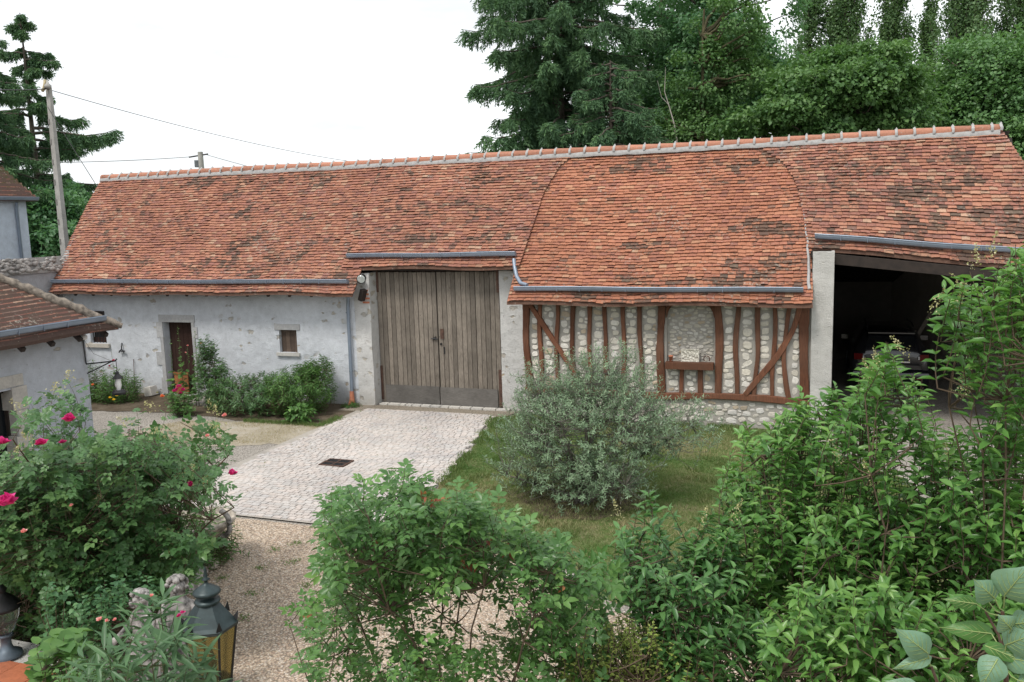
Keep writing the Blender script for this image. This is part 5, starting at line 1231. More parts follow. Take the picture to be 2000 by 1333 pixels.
def spruce(name, label, base, height, zlow, rmax, seed, n=70, shape=None, sway=.35, group='trees beyond the barn', dens=1., gap=0., r0=.25, lean=(0, 0), droopy=.5, fan=1.0):
    r = np.random.default_rng(seed); base = np.array(base, float); o = thing(name, label, 'conifer', tuple(base), group); tb, lb = MB(), MB()
    T = np.linspace(0, 1, 16)[:, None]; tr = base+np.array([lean[0], lean[1], height])*T; tb.tube(tr, np.linspace(r0, .02, 16), 7)
    for k in range(n):
        u = (k+r.uniform(0, .6))/n
        if gap and (math.sin(u*38+seed) > 1-gap): continue
        z = zlow+(height-zlow)*u; L_ = (shape(u) if shape else rmax*(1-u)**.8)*r.uniform(.72, 1.15)+.15
        a = k*2.4+r.normal(0, .4); hd = np.array([math.cos(a), math.sin(a), 0]); st_ = base+np.array([lean[0]*z/height, lean[1]*z/height, z])
        m_ = 9; q_ = np.linspace(0, 1, m_); P = st_+hd*(q_*L_)[:, None]; P[:, 2] += L_*(.20*q_-droopy*q_**1.6+.24*q_**4)*1.+r.normal(0, .02, m_); tb.tube(P, np.linspace(.035+.01*L_, .008, m_), 4, caps=False)
        side = np.array([-hd[1], hd[0], 0]); nt_ = int((9+11*L_)*dens)
        for j in range(nt_):
            s_ = r.uniform(.12, 1.0); i = min(int(s_*(m_-1)), m_-2); f = s_*(m_-1)-i; p0 = P[i]*(1-f)+P[i+1]*f; sg = r.choice([-1, 1])
            tl = (.30+.30*L_*(1-s_*.75))*r.uniform(.5, 1.1)*.55*fan+.10; dr_ = nrm(hd*r.uniform(.4, .9)+side*sg*r.uniform(.2, .9)+np.array([0, 0, -r.uniform(.2, 1.6)*droopy*2.2]))
            nn = max(3, int(tl/.042)); tt = (np.arange(nn)+.5)/nn; C_ = p0+dr_*(tt*tl)[:, None]; C_[:, 2] -= .25*tl*tt**2
            C_ = np.repeat(C_, 2, 0); D = nrm(np.tile(dr_, (2*nn, 1))*.8+rdir(2*nn, r)*.75+[0, 0, -.15]); place(lb, T_dia(.26, .05), C_, D, rdir(2*nn, r), r.uniform(.12, .24, 2*nn), np.full(2*nn, r.uniform(.0, .9))*.6+.4*s_*r.random(2*nn))
    lb.build('branches', M['conifer'], o); tb.build('trunk', M['bark'], o, True); return o
def G(px, D): v = at(px, 400, D); return (v[0], v[1], 0.)

# left conifers
b_ = G(78, 46); zt = at(75, 28, 46)[2]
spruce('spruce_tree', 'slender pointed spruce with drooping boughs behind the concrete pole', b_, zt, 3.0, 3.6, 5, n=74, gap=.24, shape=lambda u: 6.2*(1-u)**.75*(.75+.45*math.sin(u*23+1.3)) if u < .68 else 2.0*(1-u)**.5*(.9+.3*math.sin(u*40)), droopy=.42, group='trees beyond the barn', dens=2.7)
b_ = G(2, 43); zt = at(5, 62, 43)[2]
spruce('spruce_tree', 'dense dark spruce cut by the left edge of the view', b_, zt, 3.0, 3.2, 6, n=60, gap=.2, shape=lambda u: 2.4*(1-u)**.5+.3, droopy=.55, dens=2.3)
# centre spruces
b_ = G(1098, 36); zt = 21.0
spruce('spruce_tree', 'big old spruce with hanging branches rising behind the middle of the roof', b_, zt, 4.6, 4.7, 7, n=135, gap=0, shape=lambda u: 5.5*(1-.66*u)*(.86+.10*math.sin(u*17)+.10*math.sin(u*71)), droopy=.55, dens=1.75, r0=.30, fan=1.3)
b_ = G(1195, 33); zt = at(1200, 118, 33)[2]
spruce('spruce_tree', 'shorter olive-green spruce in front of the big one, close behind the ridge', b_, zt, 4.4, 3.0, 8, n=64, shape=lambda u: 3.1*(1-u)**.6+.2, droopy=.6, dens=1.5)
# tall dark broadleaf trees
def cr(px, py, D, rx, ry, rz, n): p = at(px, py, D); return (tuple(p), (rx, ry, rz), n)
b_ = G(1400, 40)
broadleaf('broadleaf_tree', 'tall dark green broadleaf tree, the densest mass behind the ridge centre', b_, 21, [cr(1400, -10, 40, 3.6, 3.2, 4.6, 190), cr(1430, 120, 40, 3.0, 2.8, 3.0, 150), cr(1360, 220, 40, 3.8, 2.8, 2.4, 120), cr(1455, 40, 40, 2.4, 2.2, 3.4, 90)], M['darktree'], .17, 150, 31)
b_ = G(1285, 43)
broadleaf('broadleaf_tree', 'dark broadleaf tree between the big spruce and the tallest broadleaf tree', b_, 20, [cr(1275, 10, 43, 2.6, 2.2, 4.2, 110), cr(1265, 150, 43, 2.6, 2.2, 3.2, 100), cr(1340, 230, 43, 2.6, 2.2, 2.0, 60)], M['darktree'], .18, 130, 32)
b_ = G(1368, 35)
broadleaf('broadleaf_tree', 'paler slender tree with visible yellowish stems before the dark tree', b_, 13.5, [cr(1425, 60, 35.5, 1.3, 1.2, 2.0, 34), cr(1370, 150, 35.5, 1.3, 1.1, 2.0, 32), cr(1345, 235, 35.5, 1.7, 1.2, 1.0, 36), cr(1460, 130, 35.5, .9, .9, 1.4, 20)], M['maple'], .15, 110, 33, bark=simple('mossy_bark', (.08, .07, .035), .95, 0, .3, 5), r0=.12, tw=.5)
mb = MB()
p0 = at(1322, 275, 34.5); p1_ = at(1306, 205, 34.5); p2_ = at(1300, 132, 34.5)
mb.tube([np.array([p0[0], p0[1], 0]), p0, at(1316, 240, 34.5), p1_, at(1298, 180, 34.5), p2_], [.06, .035, .028, .02, .014, .006], 6); mb.tube([p1_+[0, 0, .0], at(1292, 190, 34.5), at(1284, 158, 34.5)], [.014, .010, .005], 5)
tag(mb.build('dead_branch', simple('bleached_wood', (.42, .38, .34), .9, 0, .15, 6), smooth=True), 'bare bleached dead stem standing in front of the dark trees', 'dead tree')
# poplars
def poplar(px, D, ztop, hw, seed, label, zb=3.5, dens=1.):
    r = np.random.default_rng(seed); b_ = np.array(G(px, D)); o = thing('poplar_tree', label, 'poplar', tuple(b_), 'row of poplars'); tb, lb = MB(), MB()
    T = np.linspace(0, 1, 14)[:, None]; tr = b_+np.array([r.normal(0, .2), 0, ztop])*T; tb.tube(tr, np.linspace(.26, .02, 14), 7)
    n = int(310*dens*hw/1.6); hw *= 1.2; cs = []
    for k in range(n):
        u = r.uniform(0, 1); z = zb+(ztop-zb)*u; a = r.uniform(0, 2*PI); L_ = hw*(1-u*.55)*r.uniform(.35, 1.05); rise = L_*r.uniform(1.6, 2.8)
        s_ = np.array([b_[0], b_[1], z]); e = s_+np.array([math.cos(a)*L_, math.sin(a)*L_, rise]); mid = s_+(e-s_)*[.65, .65, .4]; tb.tube([s_, mid, e], [.035, .022, .008], 4, caps=False)
        for t in (.45, .65, .85, 1.): cs.append((1-t)**2*s_+2*t*(1-t)*mid+t*t*e)
    cs = np.array(cs); cs = cs[cs[:, 2] < ztop+.2]; nl = 44; P = np.repeat(cs, nl, 0); v = rdir(len(P), r)*(r.uniform(0, 1, len(P))**.5)[:, None]*[.36, .36, .62]; P = P+v
    tint = np.repeat(r.uniform(0, 1, len(cs)), nl)*.55+.45*r.random(len(P)); place(lb, T_dia(.8, .12), P, nrm(r.normal(0, .7, P.shape)+[0, 0, -.3]), nrm(nrm(P-b_-[0, 0, 0])*[1, 1, 0]+[0, 0, .7]+r.normal(0, .5, P.shape)), .15*r.uniform(.6, 1.2, len(P)), tint)
    lb.build('crown', M['poplar'], o, True); tb.build('trunk', M['bark'], o, True)
poplar(1580, 52, 22, 1.0, 41, 'leftmost poplar, tall and slim beside the dark broadleaf tree', dens=.9)
poplar(1641, 52, 23, 1.35, 42, 'second poplar from the left, broad and tall above the maple')
poplar(1734, 54, 22, 1.3, 43, 'third poplar, open crown with pale stems, right of the broad one', dens=.85)
poplar(1800, 56, at(1800, 14, 56)[2], .62, 44, 'short thin poplar whose tip shows against the sky', dens=.8)
poplar(1873, 50, 23, 1.6, 45, 'broad poplar to the right of the short thin one')
poplar(1972, 55, 22, 1.7, 46, 'rightmost poplar at the right edge of the view', dens=.9)
b_ = G(1530, 56)
broadleaf('broadleaf_tree', 'sparse distant tree seen through the gap left of the poplars', b_, 13, [cr(1540, 150, 56, 1.7, 1.5, 2.8, 40), cr(1545, 235, 56, 2.2, 1.5, 1.6, 34)], M['darktree'], .18, 60, 34)
# maple and right-hand lighter trees
b_ = G(1655, 34)
broadleaf('maple_tree', 'broad round maple spreading over the ridge in front of the poplars', b_, 9.5, [cr(1620, 195, 34, 2.5, 2.3, 1.55, 130), cr(1690, 160, 34, 1.8, 2.2, 1.4, 90), cr(1545, 215, 33.6, 1.9, 1.8, 1.3, 70), cr(1750, 215, 34.5, 1.3, 1.5, 1.3, 45), cr(1470, 240, 34, 1.4, 1.5, .9, 36)], M['maple'], .17, 170, 35, flat=.5, tw=.6, r0=.2)
b_ = G(1905, 37)
broadleaf('ash_tree', 'lighter green feathery tree at the right edge behind the roof end', b_, 11, [cr(1925, 150, 37, 1.9, 1.8, 1.7, 90), cr(1905, 240, 36.5, 2.3, 1.8, 1.4, 90), cr(1990, 210, 37, 1.7, 1.8, 2.2, 80), cr(2010, 330, 36, 1.8, 2, 2.2, 90)], M['paletree'], .17, 140, 36, flat=.7, r0=.2)
b_ = G(1812, 38)
broadleaf('ash_tree', 'low pale bushy tree between the maple and the right edge tree', b_, 8.5, [cr(1815, 225, 38, 1.5, 1.5, 1.2, 60), cr(1845, 265, 37.5, 1.7, 1.4, .9, 40)], M['paletree'], .16, 130, 37, r0=.16)
b_ = G(105, 42)
broadleaf('broadleaf_tree', 'low bushy tree filling the gap between the house and the concrete pole', b_, 6.2, [cr(105, 465, 42, 2.2, 1.5, 1.9, 80), cr(150, 430, 43, 1.6, 1.5, 1.4, 40)], M['darktree'], .2, 130, 38, r0=.14)

# ================================================================== SHRUBS AND FLOWERS
# olive in the lawn
OB = np.array([-3.45, -5.95, 0])
r = np.random.default_rng(50)
tp = np.concatenate([ellips((-3.4, -5.75, 1.2), (1.55, 1.3, .95), 900, r, .45), ellips((-4.0, -5.7, 1.85), (.75, .8, .6), 150, r, .1), ellips((-3.1, -5.6, 2.0), (.85, .8, .62), 190, r, .1), ellips((-2.0, -5.5, 1.35), (.75, .8, .5), 100, r, .1), ellips((-4.65, -5.9, .8), (.5, .8, .6), 90, r, .3), ellips((-3.4, -6.3, .55), (1.2, .8, .4), 160, r, .2)])
tp = tp[tp[:, 2] > .22]
def mkshrub(*a, **k):
    k.pop('rad', None); return shrub(*a, **k)
ol = mkshrub('olive_tree', 'round silvery olive tree standing on the lawn before the half-timbered wall', 'olive tree', OB, tp, OB+[0, 0, .8], M['olive'], T_oval(.27, .05, .05, (.3, .7)), .075, .38, 20, nmain=16, r0=.045, seed=51, spec='alt', up=.55, outw=.8, rnd=.45, out=.62, stem=simple('olive_bark', (.13, .12, .10), .9, 0, .3, 20))

# rose at the barn door, hollyhocks, bed shrubs
r = np.random.default_rng(60)
c0 = np.array([-14.15, -1.45, 0])
tp = np.concatenate([ellips(c0+[0, 0, .75], (.55, .5, .68), 230, r, .3), ellips(c0+[-.12, 0, 1.5], (.26, .28, .38), 80, r, .2)])
rb = mkshrub('rose_bush', 'upright dark rose bush with one salmon bloom right of the barn door', 'rose bush', c0, tp, c0+[0, 0, .6], M['oldrose'], T_comp(.6, 2, .45), .10, .28, 9, nmain=6, r0=.018, seed=61, spec='alt', group='rose bushes')
bloom(rb, at(394, 672, 23.3), .06, M['orange'])
hy = thing('hollyhock', 'tall hollyhocks with seed stalks in front of the open barn door', 'hollyhock', (-15.2, -1.3, 0))
lb, sb = MB(), MB()
for k in range(7):
    r_ = np.random.default_rng(70+k); bx = -15.35+.13*k+r_.normal(0, .05); by = -1.35+r_.normal(0, .15); H = (1.75, 2.05, 1.55, 1.5, 1.2, 1.9, 1.1)[k]
    T = np.linspace(0, 1, 9)[:, None]; P = np.array([bx, by, 0])+np.array([r_.normal(0, .08), r_.normal(0, .05), H])*T; sb.tube(P, np.linspace(.012, .003, 9), 4)
    n = 44; t = r_.uniform(.05, 1, n)**.9; Q = P[0]+(P[-1]-P[0])*t[:, None]; D = nrm(np.c_[r_.normal(size=(n, 2)), r_.uniform(-.2, .5, n)]); place(lb, T_oval(.85, .1, .2), Q, D, nrm(np.array([0, 0, 1.])+r_.normal(0, .3, (n, 3))), np.where(t < .6, .15, .05)*r_.uniform(.6, 1.2, n), r_.random(n))
lb.build('leaves', M['roseleaf'], hy, True); sb.build('stems', M['greenstem'], hy, True)
for px, py in ((367, 676), (363, 690)): bloom(hy, at(px, py, 23.6), .04, M['palepink'], n=14)
mid_ = thing('hollyhock', 'single thin hollyhock with crimson flowers against the barn wall left of the door', 'hollyhock', (-17.9, -1.0, 0))
sb, lb = MB(), MB(); T = np.linspace(0, 1, 8)[:, None]; P = np.array([-17.95, -.7, 0])+np.array([-.1, 0, 1.45])*T; sb.tube(P, np.linspace(.01, .003, 8), 4)
r_ = np.random.default_rng(80); n = 26; t = r_.uniform(.05, .7, n); Q = P[0]+(P[-1]-P[0])*t[:, None]; place(lb, T_oval(.8, .1, .2), Q, nrm(np.c_[r_.normal(size=(n, 2)), r_.uniform(-.2, .5, n)]), np.tile([0, 0, 1.], (n, 1)), .11*r_.uniform(.5, 1.2, n), r_.random(n))
lb.build('leaves', M['herb'], mid_, True); sb.build('stem', M['greenstem'], mid_, True)
for t, s_ in ((.66, .07), (.56, .045)): bloom(mid_, P[0]+(P[-1]-P[0])*t+[.05*(1 if s_ > .06 else -2), -.03, 0], s_, M['crimson'], n=14)

r = np.random.default_rng(90)
c0 = np.array([-12.9, -1.5, 0]); tp = np.concatenate([ellips((-12.9, -1.55, .5), (1.35, .95, .5), 560, r, .3)]); tp = tp[tp[:, 2] > .08]
mkshrub('bed_shrub', 'low spreading dark green shrub filling the left half of the wall bed', 'shrub', c0, tp, c0+[0, 0, .1], M['oldrose'], T_oval(.34, .08, .12), .10, .30, 12, nmain=8, r0=.012, seed=91, up=.7, outw=.7, group='shrubs of the wall bed')
c0 = np.array([-11.55, -1.25, 0]); tp = np.concatenate([ellips((-11.75, -1.3, .6), (.85, .95, .6), 420, r, .3), ellips((-11.5, -.9, 1.05), (.5, .45, .35), 120, r, .2)]); tp = tp[tp[:, 2] > .08]
mkshrub('bed_shrub', 'fuller bright green shrub in the wall bed next to the downspout', 'shrub', c0, tp, c0+[0, 0, .2], M['herb'], T_oval(.22, .06, .12), .13, .34, 14, nmain=8, r0=.012, seed=92, spec='alt', up=.95, outw=.5, group='shrubs of the wall bed')
c0 = np.array([-11.1, -2.25, 0]); tp = ellips((-11.15, -2.2, .25), (.42, .35, .25), 60, r, .2); tp = tp[tp[:, 2] > .04]
mkshrub('broadleaf_plant', 'small broad-leaved plant with a yellowing leaf at the front corner of the wall bed', 'plant', c0, tp, c0, M['herb'], T_oval(.6, .1, .25), .14, .2, 6, nmain=4, r0=.006, seed=93, group='plants of the wall bed')
c0 = np.array([-10.75, -.55, 0]); tp = ellips((-10.8, -.5, .05), (.28, .25, .12), 90, r, .0); tp = tp[tp[:, 2] > .0]
mkshrub('weed_tuft', 'small bright green weed tuft at the foot of the downspout', 'weed', c0, tp, c0, M['herb'], T_oval(.3, .1, .25), .07, .10, 6, nmain=2, r0=.003, seed=94, group='plants of the wall bed')
c0 = np.array([-17.6, -1.3, 0]); tp = np.concatenate([ellips((-17.5, -1.25, .45), (.85, .6, .45), 260, r, .2), ellips((-18.3, -1.4, .7), (.5, .5, .5), 100, r, .2)]); tp = tp[tp[:, 2] > .05]
yh = mkshrub('flowering_perennial', 'loose light green perennials with yellow flowers behind the hanging lantern', 'perennial', c0, tp, c0, M['herb'], T_oval(.24, .06, .15), .12, .42, 12, nmain=8, r0=.006, seed=95, spec='alt', up=1.1, outw=.4, group='plants of the wall bed')
for px, py in ((215, 778), (228, 774), (222, 782)): bloom(yh, at(px, py, 23.0), .05, M['yellow'], n=16)
bloom(yh, at(181, 753, 22.8), .05, M['orange'], n=16)
# small roses in front of the door: pink cluster and orange bloom
c0 = onz(355, 812); c0[2] = 0
tp = ellips(c0+[0, 0, .35], (.42, .35, .3), 90, r, .2); tp = tp[tp[:, 2] > .05]
pr = mkshrub('rose_bush', 'low rose bush with a cluster of bright pink blooms before the barn door', 'rose bush', c0, tp, c0, M['roseleaf'], T_comp(.6, 2, .45), .11, .22, 7, nmain=4, r0=.008, seed=96, spec='alt', group='rose bushes')
Dp = float(np.hypot(c0[0], c0[1]+CD))
for px, py, s_ in ((341, 766, .075), (350, 757, .085), (358, 764, .085), (362, 771, .07), (352, 770, .08), (346, 762, .06)): bloom(pr, at(px, py, Dp), s_, M['pink'])
bloom(pr, at(318, 776, Dp-.1), .075, M['orange'])
bloom(pr, at(307, 768, Dp), .045, M['cream'], n=14)

# the big rose bush, lower left: real volume 8.5 - 11.5 m away
poly = [(-60, 900), (0, 845), (40, 800), (70, 770), (130, 735), (160, 790), (215, 830), (250, 800), (330, 800), (420, 810), (450, 870), (445, 960), (432, 1010), (400, 1090), (370, 1140), (300, 1170), (200, 1230), (60, 1260), (-60, 1260)]
r = np.random.default_rng(100); c0 = at(215, 1180, 10.4); c0[2] = 0.
tp = np.concatenate([volume([(-60, 920), (60, 880), (120, 850), (250, 850), (400, 860), (430, 940), (425, 1010), (390, 1080), (330, 1140), (150, 1230), (-60, 1250)], 8.6, 11.2, 1050, r), volume(poly, 8.8, 11.4, 330, r)])
tp = clear_of(tp, 312, 958, 440, 1022, 99); tp = clear_of(tp, -80, 1120, 75, 1290, 9.8)
tp = tp[tp[:, 2] > .25]
big = mkshrub('rose_bush', 'very large dense rose bush with scattered pink roses filling the lower left', 'rose bush', c0, tp, c0+[0, 0, 1.0], M['oldrose'], T_comp(.72, 2, .48), .15, .38, 8, nmain=16, r0=.03, seed=101, spec='alt', up=.8, outw=.5, rnd=.4, group='rose bushes')
lb = MB(); r_ = np.random.default_rng(102)
for px, py in ((110, 765), (135, 742), (38, 800), (30, 885), (200, 925), (120, 990), (195, 985), (215, 940), (300, 800), (335, 870), (372, 920), (320, 1080), (330, 1050), (112, 1145), (300, 850), (410, 800), (425, 810), (60, 860), (250, 830), (430, 840), (355, 930), (395, 945)): c = at(px, py, 8.9); lb = MB(); panicle(lb, c, (r_.normal(0, .5), -.2, .5), .12, r_, 44, .02, .75); lb.build('faded_flower_head', M['cream'], big)
for px, py, s_, D in ((138, 823, .085, 8.8), (82, 869, .07, 8.7), (123, 866, .04, 9), (18, 986, .11, 8.0), (373, 950, .055, 8.9), (454, 928, .065, 9.1), (4, 868, .08, 8.7), (140, 989, .028, 8.6), (47, 1040, .035, 8.3), (405, 853, .03, 8.9), (440, 813, .035, 9.0)): bloom(big, at(px, py, D), s_, M['pink'] if s_ > .036 else M['palepink'])
mb = MB(); 
for k in range(9): c = at(270+r_.uniform(-30, 40), 895+r_.uniform(-25, 22), 9.0); panicle(mb, c, (0, 0, 1), .2, r_, 50, .02)
mb.build('dry_panicles', M['purpleleaf'], big)
# fresh green plants below the urn
c0 = onz(395, 1125); c0[2] = 0
tp = ellips(c0+np.array([-.3, .35, .4]), (.45, .65, .42), 220, r, .2); tp = tp[tp[:, 2] > .06]
mkshrub('perennial_clump', 'dense fresh green perennial clump under the urn, inside the stone edging', 'perennial', c0, tp, c0, M['herb'], T_oval(.2, .05, .2), .12, .32, 13, nmain=6, r0=.005, seed=103, spec='alt', up=1.1, outw=.35)
# undergrowth low in the bed
tp = volume([(-40, 1120), (120, 1140), (260, 1120), (330, 1130), (280, 1230), (150, 1260), (-40, 1250)], 8.2, 9.6, 420, r); tp = clear_of(tp[tp[:, 2] > .05], -80, 1100, 90, 1300, 9.9); c0 = at(130, 1250, 9); c0[2] = 0
mkshrub('ivy_undergrowth', 'dark low undergrowth of small leaves beneath the big rose bush', 'undergrowth', c0, tp, c0, M['darktree'], T_oval(.7, .1, .2), .07, .3, 12, nmain=6, r0=.01, seed=104, spec='alt')

# middle foreground bush with stout bare stems, about 4.5 m away
r = np.random.default_rng(110)
c0 = at(880, 1420, 4.8); c0[2] = 0.
top = [(600, 1090), (640, 960), (700, 935), (770, 905), (830, 945), (905, 985), (975, 975), (1060, 1020), (1150, 1075), (1200, 1130), (1190, 1240), (1080, 1180), (980, 1130), (880, 1150), (760, 1150), (660, 1200), (590, 1230)]
tp = np.concatenate([volume(top, 4.1, 5.5, 180, r), volume([(560, 1300), (610, 1180), (680, 1210), (760, 1180), (860, 1230), (960, 1200), (1180, 1200), (1180, 1350), (560, 1360)], 4.1, 5.3, 66, r), volume([(640, 950), (780, 905), (1000, 985), (1100, 1045), (1100, 1080), (640, 1080)], 4.2, 5.2, 60, r), volume([(980, 1000), (1060, 1020), (1150, 1075), (1220, 1130), (1220, 1330), (1000, 1330)], 4.5, 5.4, 52, r)])
fb = mkshrub('rose_hedge', 'leafy green hedge bush with toothed compound leaves and brown canes, centre foreground', 'shrub', c0, tp, c0+[0, 0, 2.0], M['roseleaf'], T_comp(.56, 2, .47), .125, .28, 10, nmain=20, r0=.016, seed=111, spec='alt', up=.8, outw=.45, rnd=.35, stemrad=.003, leafstart=.05)
mb = MB(); r_ = np.random.default_rng(112)
for px, py in ((835, 975), (850, 985), (870, 972), (825, 968), (925, 1105), (905, 1100), (600, 1210), (735, 1062), (640, 1050), (955, 1060), (1095, 1145), (985, 1080)):
    c = at(px, py, 4.35); n = 4; place(mb, T_oval(.5, .1, .2), np.tile(c, (n, 1))+r_.normal(0, .015, (n, 3)), rdir(n, r_), nrm(np.array([0, -.4, 1.])+r_.normal(0, .3, (n, 3))), r_.uniform(.03, .055, n), r_.random(n))
mb.build('red_leaves', M['redleaf'], fb, True)
# small yellow-green shrub
c0 = at(1250, 1420, 5.0); c0[2] = 0
tp = volume([(1150, 1210), (1230, 1190), (1330, 1230), (1380, 1290), (1400, 1350), (1090, 1350), (1100, 1250)], 4.4, 5.2, 380, r)
mkshrub('box_shrub', 'small yellow-green fine-leaved shrub at the bottom centre between the hedges', 'shrub', c0, tp, c0+[0, 0, 1], M['yellowherb'], T_oval(.5, .08, .1), .034, .26, 18, nmain=10, r0=.01, seed=113, spec='opp', up=1.1, outw=.3)

# privets on the right
PT = T_oval(.40, .11, .24)
def privet(label, base_px, base_D, polys, mat_, size, length, nl, seed, nmain=24, flowers=()):
    r = np.random.default_rng(seed); c0 = at(base_px, 1300, base_D); c0[2] = 0; tp = np.concatenate([volume(p_, a, b_, n, r) for p_, a, b_, n in polys])
    o = mkshrub('privet_bush', label, 'privet', c0, tp, c0+[0, 0, 2.0], mat_, PT, size, length, nl, nmain=nmain, r0=.015, seed=seed+1, spread=.3, spec='opp', up=1.0, outw=.45, rnd=.3, group='privet bushes', mixtip=.35, out=.72)
    lb = MB()
    for px, py, D in flowers: lb = MB(); panicle(lb, at(px, py, D), (r.normal(0, .35), r.normal(0, .25), .7), .12, r, 75, .011); lb.build('flower_panicle', M['cream'], o)
    return o
privet('tallest privet reaching over the carport opening at the right edge', 1960, 4.9,
    [([(1835, 640), (1835, 560), (1880, 520), (1935, 530), (1965, 480), (2060, 440), (2060, 680), (1990, 690), (1900, 680), (1860, 660)], 4.2, 5.1, 74), ([(1900, 680), (2060, 680), (2060, 820), (1960, 800)], 4.3, 5.1, 26), ([(1800, 860), (1880, 820), (2060, 790), (2060, 1150), (1960, 1120), (1850, 1000)], 4.4, 5.6, 210), ([(1955, 500), (1990, 460), (2000, 560)], 4.3, 4.6, 6)],
    M['privet'], .088, .31, 14, 120, flowers=[(1895, 575, 4.3), (1862, 600, 4.3), (1905, 520, 4.4), (1935, 505, 4.3), (1870, 770, 4.4), (1960, 620, 4.4), (1820, 610, 4.3), (1985, 700, 4.5)])
privet('privet with upright shoots in front of the parked car', 1700, 5.2,
    [([(1640, 850), (1630, 810), (1670, 720), (1735, 670), (1790, 700), (1820, 800), (1850, 860), (1850, 1000), (1620, 1010)], 4.6, 5.7, 140), ([(1700, 700), (1735, 650), (1770, 700)], 4.7, 5.0, 8), ([(1560, 980), (1880, 960), (1850, 1200), (1560, 1200)], 4.5, 5.6, 200)],
    M['privet'], .086, .31, 14, 130, flowers=[(1715, 720, 4.7), (1700, 745, 4.7), (1875, 745, 4.8), (1770, 690, 4.8), (1850, 900, 4.7), (1700, 940, 4.6), (1640, 900, 4.7)])
privet('mid-height privet before the stone pillar, with a tall single shoot', 1520, 5.5,
    [([(1420, 880), (1440, 830), (1530, 800), (1600, 780), (1650, 820), (1650, 1010), (1440, 1030), (1400, 930)], 4.9, 6.0, 190), ([(1550, 800), (1565, 715), (1580, 800)], 5.2, 5.4, 7), ([(1600, 770), (1640, 735), (1650, 800)], 5.2, 5.4, 6), ([(1400, 1000), (1640, 1000), (1620, 1180), (1420, 1200)], 4.8, 5.8, 160)],
    M['privet'], .086, .30, 14, 140, flowers=[(1530, 1010, 5.0), (1520, 1100, 5.0), (1480, 1060, 5.0), (1600, 970, 5.0), (1570, 1090, 4.9)])
privet('low darker privet in the foreground between the centre hedge and the taller privets', 1310, 4.9,
    [([(1200, 1010), (1250, 990), (1290, 1010), (1300, 1120), (1200, 1130), (1190, 1060)], 4.6, 5.3, 34), ([(1240, 985), (1265, 950), (1310, 985)], 4.8, 5.0, 6), ([(1200, 1100), (1400, 1060), (1480, 1160), (1560, 1350), (1280, 1350), (1230, 1180)], 4.4, 5.4, 230), ([(1350, 1010), (1420, 980), (1440, 1080), (1340, 1090)], 4.7, 5.2, 30)],
    M['privet_dark'], .086, .30, 14, 150, flowers=[(1370, 1030, 4.7), (1430, 1010, 4.7), (1330, 1290, 4.6), (1210, 1010, 4.8)])
privet('dense dark privet in the lower right behind the big pale leaves', 1750, 4.6,
    [([(1480, 1150), (1700, 1120), (1880, 1140), (2060, 1080), (2060, 1400), (1480, 1400)], 4.0, 5.2, 560), ([(1700, 1000), (2060, 950), (2060, 1150), (1700, 1150)], 4.9, 6.2, 260)],
    M['privet'], .086, .30, 14, 160, nmain=16)

# oleander, bottom left
c0 = at(270, 1420, 4.9); c0[2] = .5
r = np.random.default_rng(170)
tp = volume([(130, 1330), (150, 1280), (230, 1250), (300, 1215), (350, 1225), (400, 1260), (440, 1340), (420, 1400), (130, 1400)], 4.3, 5.2, 38, r)
tp = np.r_[tp, [at(262, 1190, 4.7), at(318, 1165, 4.72), at(300, 1178, 4.7), at(342, 1195, 4.75), at(350, 1250, 4.5), at(190, 1260, 4.6), at(240, 1290, 4.5), at(385, 1290, 4.6)]]
oo = mkshrub('oleander', 'oleander with long narrow leaves and a few pink flowers beside the green lantern', 'oleander', c0, tp, c0+[0, 0, 1], M['oleander'], T_oval(.17, .03, .14, (.3, .7)), .175, .24, 13, nmain=8, r0=.012, seed=171, spec='alt', up=1.0, outw=.4, stem=M['greenstem'], out=.7)
for px, py, s_ in ((195, 1212, .022), (210, 1214, .016), (225, 1212, .016), (350, 1205, .020), (357, 1198, .018), (296, 1165, .016)): bloom(oo, at(px, py, 4.6), s_, M['pink'] if px > 340 else M['palepink'], n=10)
# broad crinkled leaves by the terrace, small ivy-like leaves
c0 = at(110, 1330, 6.4); c0[2] = TZ
tp = volume([(62, 1300), (75, 1250), (140, 1222), (180, 1250), (175, 1330), (70, 1350)], 6.2, 6.9, 44, r)
mkshrub('geranium_plant', 'plant with broad crinkled pale green leaves at the edge of the terracotta terrace', 'plant', c0, tp, c0+[0, 0, .2], M['herb'], T_oval(1.0, .16, .12, (.25, .7)), .13, .12, 4, nmain=6, r0=.008, seed=173, spec='alt', up=.8, outw=.6)
c0 = at(130, 1345, 5.6); c0[2] = TZ
tp = volume([(90, 1300), (150, 1280), (200, 1300), (210, 1400), (80, 1400)], 5.3, 5.9, 60, r)
mkshrub('ivy_plant', 'small-leaved green plant under the oleander at the bottom edge', 'plant', c0, tp, c0, M['roseleaf'], T_oval(.6, .1, .12), .05, .2, 8, nmain=5, r0=.006, seed=174, spec='alt')

